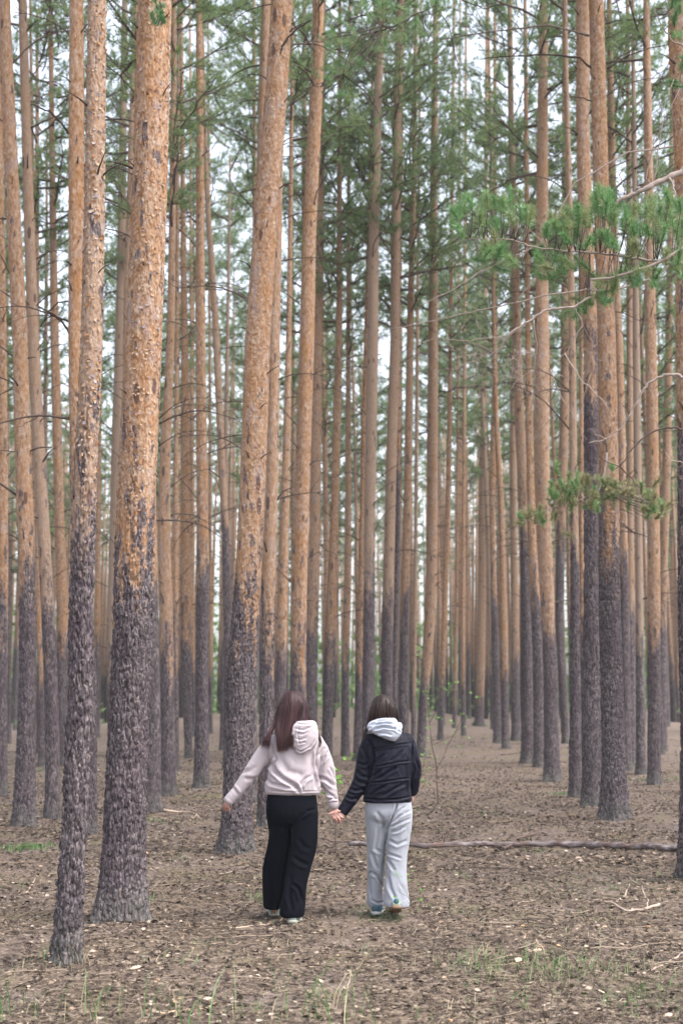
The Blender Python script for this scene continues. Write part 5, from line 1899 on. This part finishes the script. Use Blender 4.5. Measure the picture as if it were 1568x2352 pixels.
    V, _ = vdata(me)
    setv(me, V + off)
    hd = finish(me, 'hoodie', MC['hoodie'], root)
    # cuffs
    for k, path in enumerate(([(531, 1832, 11.5, -.02), (526, 1838, 12, -.02), (521, 1843.5, 11.2, -.02)], [(765, 1841, 13, -.03), (765, 1848, 12.6, -.03), (765, 1857, 11, -.03)])):
        mb = MB()
        P, R = [], []
        for px, py, r, dy in path:
            p, s = at(px, py, Y0 + dy)
            P.append(p + off)
            R.append(r * s)
        mb.tube(P, R, 28)
        link('cuff', mb.mesh('cuff', MC['hoodie']), hd)
    # hood lying on the back
    mb = MB()
    loft(mb, [(1655, 680, 719, .030, -.085), (1659, 672, 725, .046, -.09), (1668, 666, 728, .056, -.10), (1682, 662, 731, .060, -.105), (1697, 664, 731, .058, -.11), (1711, 670, 725, .052, -.115), (1722, 677, 714, .042, -.12), (1730, 684, 701, .028, -.12)], Y0)
    P = []
    for q in range(17):
        a = 2 * PI * q / 16
        p, s = at(686 + 34 * math.cos(a), 1672 - 7 * math.cos(a) * .3, Y0 + .01 + .085 * math.sin(a))
        P.append((p, .026))
    mb.tube([p for p, _ in P], .032, 12)
    me = remesh(mb, .0045, 4)
    wrinkle(me, .006, 10, 22, 23)
    creases(me, [([(680, 1662), (700, 1664), (722, 1661)], 1.8, .005), ([(676, 1673), (698, 1677), (712, 1670)], 2.2, .005), ([(682, 1685), (696, 1686), (706, 1681)], 2.0, .003), ([(678, 1696), (692, 1699), (702, 1694)], 2.2, .004),
                 ([(684, 1708), (700, 1704)], 2.0, .005), ([(686, 1668), (684, 1690), (688, 1712)], 1.6, .004), ([(672, 1716), (690, 1727), (712, 1716), (727, 1695)], 1.4, .006)])
    V, _ = vdata(me)
    setv(me, V + off)
    finish(me, 'hood', MC['hoodie'], hd)
    # trousers
    mb = MB()
    loft(mb, [(1812, 618, 722, .10, -.005), (1830, 613, 727, .118, -.005), (1850, 611, 729, .130, -.01), (1871, 611, 731, .125, -.01), (1890, 615, 730, .10, -.005), (1903, 628, 722, .05, 0)], Y0)
    loft(mb, [(1862, 612, 680, .105, .02), (1890, 615, 678, .105, .03), (1912, 619, 676, .098, .045), (1940, 615, 672, .090, .06), (1965, 609, 668, .086, .08), (1990, 605, 664, .084, .09), (2020, 603, 660, .086, .11), (2050, 603, 656, .088, .13), (2074, 605, 652, .090, .15), (2085, 607, 650, .088, .155)], Y0)
    loft(mb, [(1862, 668, 731, .105, -.03), (1890, 670, 731, .108, -.03), (1920, 667, 730, .102, -.035), (1945, 664, 727, .095, -.04), (1972, 661, 720, .090, -.05), (2004, 657, 711, .088, -.06), (2037, 652, 704, .090, -.07), (2070, 645, 701, .094, -.09), (2096, 642, 699, .098, -.10), (2104, 645, 697, .094, -.10)], Y0)
    me = remesh(mb, .0055, 12)
    wrinkle(me, .008, 9, 1.6, 33)
    wrinkle(me, .003, 18, 4, 43, False)
    creases(me, [([(664, 1895), (664, 1940), (656, 1985), (648, 2040), (643, 2090)], 3.0, .020), ([(690, 1876), (705, 1864), (722, 1858)], 3.0, .006), ([(684, 1925), (698, 1945), (714, 1950)], 4.5, .005),
                 ([(672, 1968), (690, 1980), (710, 1988)], 4.5, .006), ([(672, 2030), (686, 2042), (694, 2070)], 3.5, .010), ([(616, 1950), (612, 1985), (618, 2030)], 4, .008), ([(625, 2000), (630, 2050), (628, 2080)], 4, .007), ([(668, 2010), (664, 2060), (672, 2095)], 4, .007)])
    V, _ = vdata(me)
    setv(me, V + off)
    finish(me, 'trousers', MC['black'], root)
    # shoes
    h = at(671, 2113, Y0 - .19)[0]
    h[2] = float(floor_z(np.array(h[0]), np.array(h[1]))) + .012
    shoe(root, h + off, .08, .10, .25, MC['mint'], MC['cream'], MC['white'])
    h = at(630, 2096, Y0 + .16)[0]
    h[2] = float(floor_z(np.array(h[0]), np.array(h[1]))) + .01
    shoe(root, h + off, -.1, -.05, .25, MC['mint'], MC['cream'], MC['white'])
    # hair
    mb = MB()
    hc = at(672, 1628, Y0)[0]
    ball(mb, hc + np.array([0, -.005, .012]), (.101, .108, .125), 24, 16)
    loft(mb, [(1612, 640, 706, .09, -.01), (1635, 637, 709, .088, -.012), (1650, 633, 710, .075, -.03), (1662, 632, 704, .050, -.055), (1674, 636, 690, .030, -.085), (1690, 642, 680, .016, -.115), (1704, 646, 674, .008, -.124)], Y0)
    me0 = remesh(mb, .006, 5)
    V, Nn = vdata(me0)
    V += Nn * ((vnoise(V[:, 0] * 70, V[:, 2] * 5, 5) - .5) * .006)[:, None]
    setv(me0, V + off)
    at_ = me0.attributes.new('tone', 'FLOAT', 'POINT')
    at_.data.foreach_set('value', np.full(len(me0.vertices), .15, np.float32))
    hair = finish(me0, 'hair', M['hair_a'], root)
    rs = random.Random(3)
    paths = []
    for q in range(1500):
        s = rs.random()
        a = PI * (1.02 - 1.04 * s)
        x1 = 672 + 37 * math.cos(a)
        j = rs.uniform(-2, 2)
        top = (671 + rs.uniform(-5, 5), 1586 + rs.random() * 2.5, -.01 + rs.uniform(-.03, .03))
        dy1 = -.10 * math.sin(a) - .012
        p1 = (672 + 26 * math.cos(a) + j, 1599 + 5 * abs(math.cos(a)), -.088 * math.sin(a) - .01)
        p2 = (x1 * .5 + .5 * (672 + 34 * math.cos(a)) + j * .5, 1628, dy1 * 1.08)
        p3 = (x1 - (2 if s < .5 else 0), 1650, dy1)
        if s < .16:
            e = rs.uniform(0, 1)
            pth = [top, p1, p2, (634 + 8 * s, 1655, -.05), (624 - 6 * e + 10 * s, 1680, -.10), (606 + 12 * e, 1700, -.125), (598 + 22 * e, 1712 + rs.uniform(-8, 10), -.118)]
        elif s < .82:
            f = (s - .16) / .66
            ex = 640 + 40 * f ** 1.2 + rs.uniform(-5, 5)
            pth = [top, p1, p2, (p3[0] * .75 + .25 * 650, 1652, dy1 - .015), (632 + 54 * f + j, 1674, -.135 + .01 * abs(f - .5)), (ex * .5 + .5 * (634 + 48 * f), 1698, -.150), (ex + (-6 if f > .7 else 0), 1731 - 22 * f ** 2 - rs.uniform(0, 20) * (1 + f * .4), -.152)]
        elif s < .94:
            pth = [top, p1, p2, (p3[0] - 1, 1650, dy1), (700 - rs.uniform(0, 14), 1663, -.09), (690 - rs.uniform(0, 10), 1672, -.12)]
        else:
            if rs.random() < .3:
                pth = [top, p1, p2, p3, (716, 1668, .0), (732 + rs.uniform(-2, 2), 1690, -.05), (738 + rs.uniform(-2, 3), 1705, -.07), (734 + rs.uniform(-4, 4), 1716, -.09)]
            else:
                pth = [top, p1, p2, p3, (709, 1662, -.02), (712, 1680, .02)]
        paths.append([at(a_, b_, Y0 + d_)[0] + off for a_, b_, d_ in pth])
    V, F, T = strands(paths, .0022, 5, .008)
    o = link('strands', mesh_np('strands', V, F, M['hair_a'], True, {'tone': T}), hair)
    o['kind'] = 'stuff'
    thing(root, 'person with long reddish brown hair in pale pinkish hoodie and wide black trousers', 'person')


M['hair_a'] = hair_mat('hair_red_brown', (.020, .008, .010), (.078, .033, .035))
M['hair_b'] = hair_mat('hair_dark_brown', (.012, .007, .006), (.048, .025, .020))


def person_b():
    Y0 = YB
    root = bpy.data.objects.new('person', None)
    COL.objects.link(root)
    gx = at(888, 2095, Y0)[0]
    root.location = (gx[0], Y0, float(gh(gx[0], Y0)))
    off = -np.array(root.location)
    mb = MB()
    c, w = build_head(mb, 880, 1640, Y0 + .02, 1.0, .25)
    plimb(mb, [(880, 1662, 17, .02), (884, 1696, 17, .0)], Y0)
    loft(mb, [(1690, 862, 912, .05, .01), (1705, 848, 932, .07, .01), (1750, 860, 928, .085, .01), (1800, 862, 922, .08, .01), (1840, 856, 924, .08, .01), (1870, 856, 930, .08, .01), (1886, 862, 924, .05, .0)], Y0)
    plimb(mb, [(848, 1704, 12, 0), (838, 1750, 11, .0), (828, 1795, 10, -.01), (806, 1836, 8, -.02), (788, 1862, 6.5, -.025)], Y0)
    plimb(mb, [(938, 1704, 12, 0), (948, 1755, 11, .02), (946, 1795, 9, .06), (943, 1822, 7, .10)], Y0)
    # left hand held from behind the other one
    ball(mb, at(783, 1870, Y0 - .015)[0], (.028, .016, .026), 14, 10)
    finger(mb, [(779, 1872, -.02), (768, 1880, -.03), (762, 1877, -.055), (764, 1873, -.062)], Y0, 2.6, 2.1)
    finger(mb, [(780, 1876, -.02), (772, 1885, -.03), (766, 1883, -.058), (767, 1878, -.066)], Y0, 2.6, 2.1)
    finger(mb, [(783, 1878, -.02), (778, 1889, -.03), (772, 1888, -.058), (773, 1883, -.068)], Y0, 2.5, 2.0)
    finger(mb, [(786, 1877, -.02), (784, 1889, -.03), (780, 1890, -.055), (780, 1884, -.066)], Y0, 2.3, 1.9)
    finger(mb, [(786, 1866, -.03), (781, 1862, -.055), (777, 1864, -.068)], Y0, 2.8, 2.2)
    # right hand in front of the hip
    ball(mb, at(945, 1828, Y0 + .11)[0], (.022, .022, .034), 14, 10)
    for k in range(4):
        finger(mb, [(946 - k * .6, 1832, .09 + k * .016), (947 - k * .6, 1840, .09 + k * .017), (945 - k * .6, 1845, .095 + k * .017)], Y0, 2.4, 1.9)
    finger(mb, [(942, 1828, .09), (939, 1835, .08), (940, 1840, .085)], Y0, 2.6, 2.0)
    legs_inner(mb, None, [(866, 1880, 15, .02), (863, 1985, 13, .05), (862, 2070, 8, .10), (863, 2082, 7, .12)], [(914, 1880, 15, -.01), (909, 1985, 13, -.04), (908, 2062, 8, -.10), (909, 2078, 7, -.10)], Y0)
    me = remesh(mb, .0042, 2)
    V, _ = vdata(me)
    setv(me, V + off)
    finish(me, 'body', skin_m, root)
    eyes(lambda x, y, z: w(x, y, z) + off, root)
    # jacket
    mb = MB()
    loft(mb, [(1676, 858, 915, .060, .0), (1684, 847, 928, .078, 0), (1694, 838, 940, .096, 0), (1706, 834, 947, .110, 0), (1725, 840, 948, .118, -.005), (1750, 846, 945, .124, -.01), (1785, 845, 943, .128, -.01), (1812, 839, 943, .130, -.01),
              (1830, 834, 944, .128, -.01), (1838, 833, 945, .124, -.01), (1842, 835, 943, .114, -.01)], Y0)
    plimb(mb, [(850, 1703, 19, 0), (839, 1732, 20, .0), (836, 1765, 20, .0), (828, 1797, 18.5, -.01), (812, 1826, 16.5, -.02), (798, 1847, 14.5, -.025), (789, 1861, 13.5, -.025)], Y0)
    plimb(mb, [(934, 1702, 18, 0), (943, 1732, 18, .01), (949, 1765, 18, .03), (949, 1795, 16, .07), (946, 1815, 14, .10)], Y0)
    me = remesh(mb, .0055, 4)
    wrinkle(me, .006, 8, 8, 53, False, 5.0)
    wrinkle(me, .004, 19, 17, 63, True, 9.0)
    creases(me, [([(852, 1722), (870, 1717), (905, 1712), (946, 1706)], 1.8, .007), ([(858, 1762), (880, 1758), (915, 1750), (944, 1747)], 1.8, .008), ([(847, 1799), (880, 1796), (915, 1790), (941, 1787)], 1.8, .008), ([(833, 1834), (870, 1837), (910, 1836), (943, 1830)], 1.8, .009),
                 ([(844, 1697), (854, 1710), (858, 1745), (850, 1780), (840, 1815)], 2.6, .016), ([(948, 1706), (945, 1725), (941, 1750), (940, 1790), (942, 1815)], 2.6, .016),
                 ([(858, 1756), (872, 1742), (884, 1730)], 2.6, .008), ([(868, 1790), (890, 1774), (912, 1762)], 3, .009), ([(856, 1784), (876, 1768)], 2.6, .008), ([(848, 1830), (862, 1816), (884, 1806)], 2.8, .009), ([(880, 1828), (905, 1812), (930, 1800)], 2.8, .007), ([(895, 1750), (915, 1735), (925, 1722)], 3, .006),
                 ([(820, 1752), (836, 1758), (850, 1752)], 2.6, .008), ([(817, 1770), (830, 1782), (844, 1786)], 2.8, .010), ([(812, 1788), (826, 1798), (840, 1800)], 2.6, .009), ([(800, 1810), (816, 1816), (834, 1812)], 2.6, .010), ([(792, 1828), (806, 1836), (820, 1834)], 2.4, .008), ([(828, 1712), (842, 1738), (852, 1745)], 3, .006),
                 ([(955, 1745), (962, 1765), (955, 1785)], 3, .008)])
    V, _ = vdata(me)
    setv(me, V + off)
    jk = finish(me, 'jacket', MC['jacket'], root)
    # hood
    mb = MB()
    loft(mb, [(1646, 884, 900, .02, -.075), (1651, 866, 908, .042, -.08), (1658, 848, 914, .055, -.085), (1667, 842, 918, .062, -.09), (1676, 843, 923, .062, -.10), (1684, 855, 922, .056, -.11), (1692, 874, 917, .046, -.118), (1699, 890, 912, .032, -.12), (1703, 899, 908, .018, -.12)], Y0)
    P = []
    for q in range(17):
        a = 2 * PI * q / 16
        p, s = at(880 + 34 * math.cos(a), 1672 - 3 * math.cos(a), Y0 + .01 + .085 * math.sin(a))
        P.append(p)
    mb.tube(P, .034, 12)
    me = remesh(mb, .0045, 4)
    wrinkle(me, .006, 9, 20, 73)
    creases(me, [([(842, 1676), (860, 1664), (882, 1660), (904, 1662)], 2.2, .012), ([(846, 1668), (868, 1656), (892, 1654)], 1.8, .008), ([(858, 1676), (880, 1670), (908, 1674), (916, 1682)], 2.0, .010), ([(866, 1685), (884, 1684), (900, 1688)], 2.2, .007),
                 ([(910, 1660), (912, 1672), (920, 1684)], 1.8, .006)])
    V, _ = vdata(me)
    setv(me, V + off)
    finish(me, 'hood', MC['hood'], jk)
    # trousers
    mb = MB()
    loft(mb, [(1828, 842, 940, .10, -.005), (1846, 838, 945, .115, -.005), (1866, 838, 947, .120, -.01), (1882, 840, 946, .105, -.008), (1894, 846, 940, .06, 0)], Y0)
    loft(mb, [(1865, 838, 892, .100, .01), (1892, 840, 889, .100, .015), (1920, 842, 886, .092, .02), (1950, 843, 884, .086, .03), (1975, 843, 882, .082, .04), (2005, 844, 881, .080, .06), (2030, 845, 880, .082, .075), (2050, 844, 880, .085, .085), (2070, 842, 881, .088, .09), (2079, 843, 880, .085, .09)], Y0)
    loft(mb, [(1865, 884, 947, .105, -.02), (1890, 884, 946, .108, -.025), (1915, 885, 943, .100, -.03), (1945, 886, 938, .092, -.04), (1970, 886, 934, .086, -.05), (2000, 885, 933, .084, -.065), (2030, 884, 935, .088, -.08), (2055, 882, 938, .094, -.09), (2072, 880, 941, .098, -.10), (2080, 882, 940, .095, -.10, .05)], Y0)
    me = remesh(mb, .0055, 12)
    wrinkle(me, .007, 9, 1.8, 83)
    wrinkle(me, .003, 24, 10, 93, False)
    creases(me, [([(912, 1842), (908, 1860), (896, 1885), (889, 1905), (884, 1940)], 2.2, .016), ([(897, 1886), (912, 1866), (932, 1850)], 2.2, .009), ([(897, 1892), (918, 1874), (942, 1862)], 2.2, .009), ([(896, 1900), (918, 1890), (942, 1880)], 2.4, .008),
                 ([(898, 1912), (915, 1908), (930, 1898)], 2.4, .006), ([(893, 1930), (912, 1940), (935, 1930)], 3, .006), ([(888, 1960), (906, 1966), (922, 1972)], 2.6, .006), ([(887, 1972), (900, 1990), (905, 2000)], 3, .006), ([(890, 2010), (896, 2040), (908, 2066)], 3.4, .007),
                 ([(870, 1905), (866, 1930), (862, 1950), (878, 1960)], 3.2, .008), ([(854, 1960), (862, 1985), (872, 2000)], 3, .008), ([(846, 2008), (852, 2003), (866, 2012), (878, 2035), (881, 2050)], 2.6, .010), ([(847, 2010), (849, 2040), (850, 2060)], 2.6, .008),
                 ([(852, 2066), (866, 2074), (880, 2072)], 2.2, .008), ([(862, 1862), (876, 1880), (884, 1900)], 4, .005), ([(920, 2030), (930, 2048), (934, 2066)], 3, .005)])
    V, _ = vdata(me)
    setv(me, V + off)
    finish(me, 'trousers', MC['grey'], root)
    # shoes: the left flat, the right pushing off with its heel up and the sole showing
    h = at(863, 2093, Y0 - .01)[0]
    h[2] = float(floor_z(np.array(h[0]), np.array(h[1]))) + .012
    shoe(root, h + off, .12, .06, .25, MC['teal'], MC['white'], MC['teal'])
    h = at(910, 2094, Y0 - .22)[0]
    toe_z = float(floor_z(np.array(h[0]), np.array(h[1] + .2)))
    h[2] = toe_z + .075
    shoe(root, h + off, -.02, .30, .25, MC['mint'], MC['tan'], MC['teal'])
    # hair
    mb = MB()
    hc = at(880, 1634, Y0)[0]
    ball(mb, hc + np.array([0, -.005, .008]), (.096, .105, .118), 24, 16)
    loft(mb, [(1622, 850, 911, .088, -.01), (1640, 847, 912, .086, -.01), (1655, 845, 911, .075, -.02), (1668, 843, 905, .055, -.03), (1680, 842, 890, .04, -.03)], Y0)
    me0 = remesh(mb, .006, 5)
    V, Nn = vdata(me0)
    V += Nn * ((vnoise(V[:, 0] * 70, V[:, 2] * 4, 5) - .5) * .006)[:, None]
    setv(me0, V + off)
    at_ = me0.attributes.new('tone', 'FLOAT', 'POINT')
    at_.data.foreach_set('value', np.full(len(me0.vertices), .15, np.float32))
    hair = finish(me0, 'hair', M['hair_b'], root)
    rs = random.Random(4)
    paths = []
    for q in range(1300):
        s = rs.random()
        a = PI * (1.05 - 1.1 * s)
        j = rs.uniform(-2, 2)
        top = (880 + rs.uniform(-5, 5), 1597 + rs.random() * 2.5, -.01 + rs.uniform(-.03, .03))
        p1 = (880 + 24 * math.cos(a) + j, 1608 + 5 * abs(math.cos(a)), -.085 * math.sin(a) - .01)
        p2 = (880 + 32 * math.cos(a) + j * .5, 1634, -.106 * math.sin(a) - .01)
        p3 = (879 + 34 * math.cos(a) + j * .5, 1655, -.10 * math.sin(a) - .01)
        if s < .2:
            pth = [top, p1, p2, p3, (842 + 20 * s, 1668, -.05), (838 + 10 * s + rs.uniform(-2, 2), 1682, -.085), (836 + rs.uniform(-2, 3), 1690 + rs.uniform(-6, 10), -.09)]
        else:
            pth = [top, p1, p2, p3, (p3[0], 1670, p3[2] * .6)]
        paths.append([at(a_, b_, Y0 + d_)[0] + off for a_, b_, d_ in pth])
    V, F, T = strands(paths, .0022, 6, .002)
    o = link('strands', mesh_np('strands', V, F, M['hair_b'], True, {'tone': T}), hair)
    o['kind'] = 'stuff'
    thing(root, 'person in navy quilted jacket with pale grey hood and grey sweatpants', 'person')


person_a()
person_b()

# ------------------------------------------------------------------ the air between the trunks
def haze():
    mb = MB()
    x0, x1, y0, y1, z0, z1 = -95, 95, -12, 190, -1.6, 27
    V = [(x, y, z) for z in (z0, z1) for y in (y0, y1) for x in (x0, x1)]
    mb.add(V, [(0, 2, 3, 1), (4, 5, 7, 6), (0, 1, 5, 4), (2, 6, 7, 3), (0, 4, 6, 2), (1, 3, 7, 5)])
    m = bpy.data.materials.new('haze')
    m.use_nodes = True
    nt = m.node_tree
    nt.nodes.remove(nt.nodes['Principled BSDF'])
    v = N(nt, 'ShaderNodeVolumePrincipled')
    v.inputs['Density'].default_value = 0.0006
    v.inputs['Color'].default_value = (.88, .93, .95, 1)
    nt.links.new(v.outputs[0], nt.nodes['Material Output'].inputs['Volume'])
    o = link('haze', mb.mesh('haze', m, False))
    o['kind'] = 'stuff'


haze()
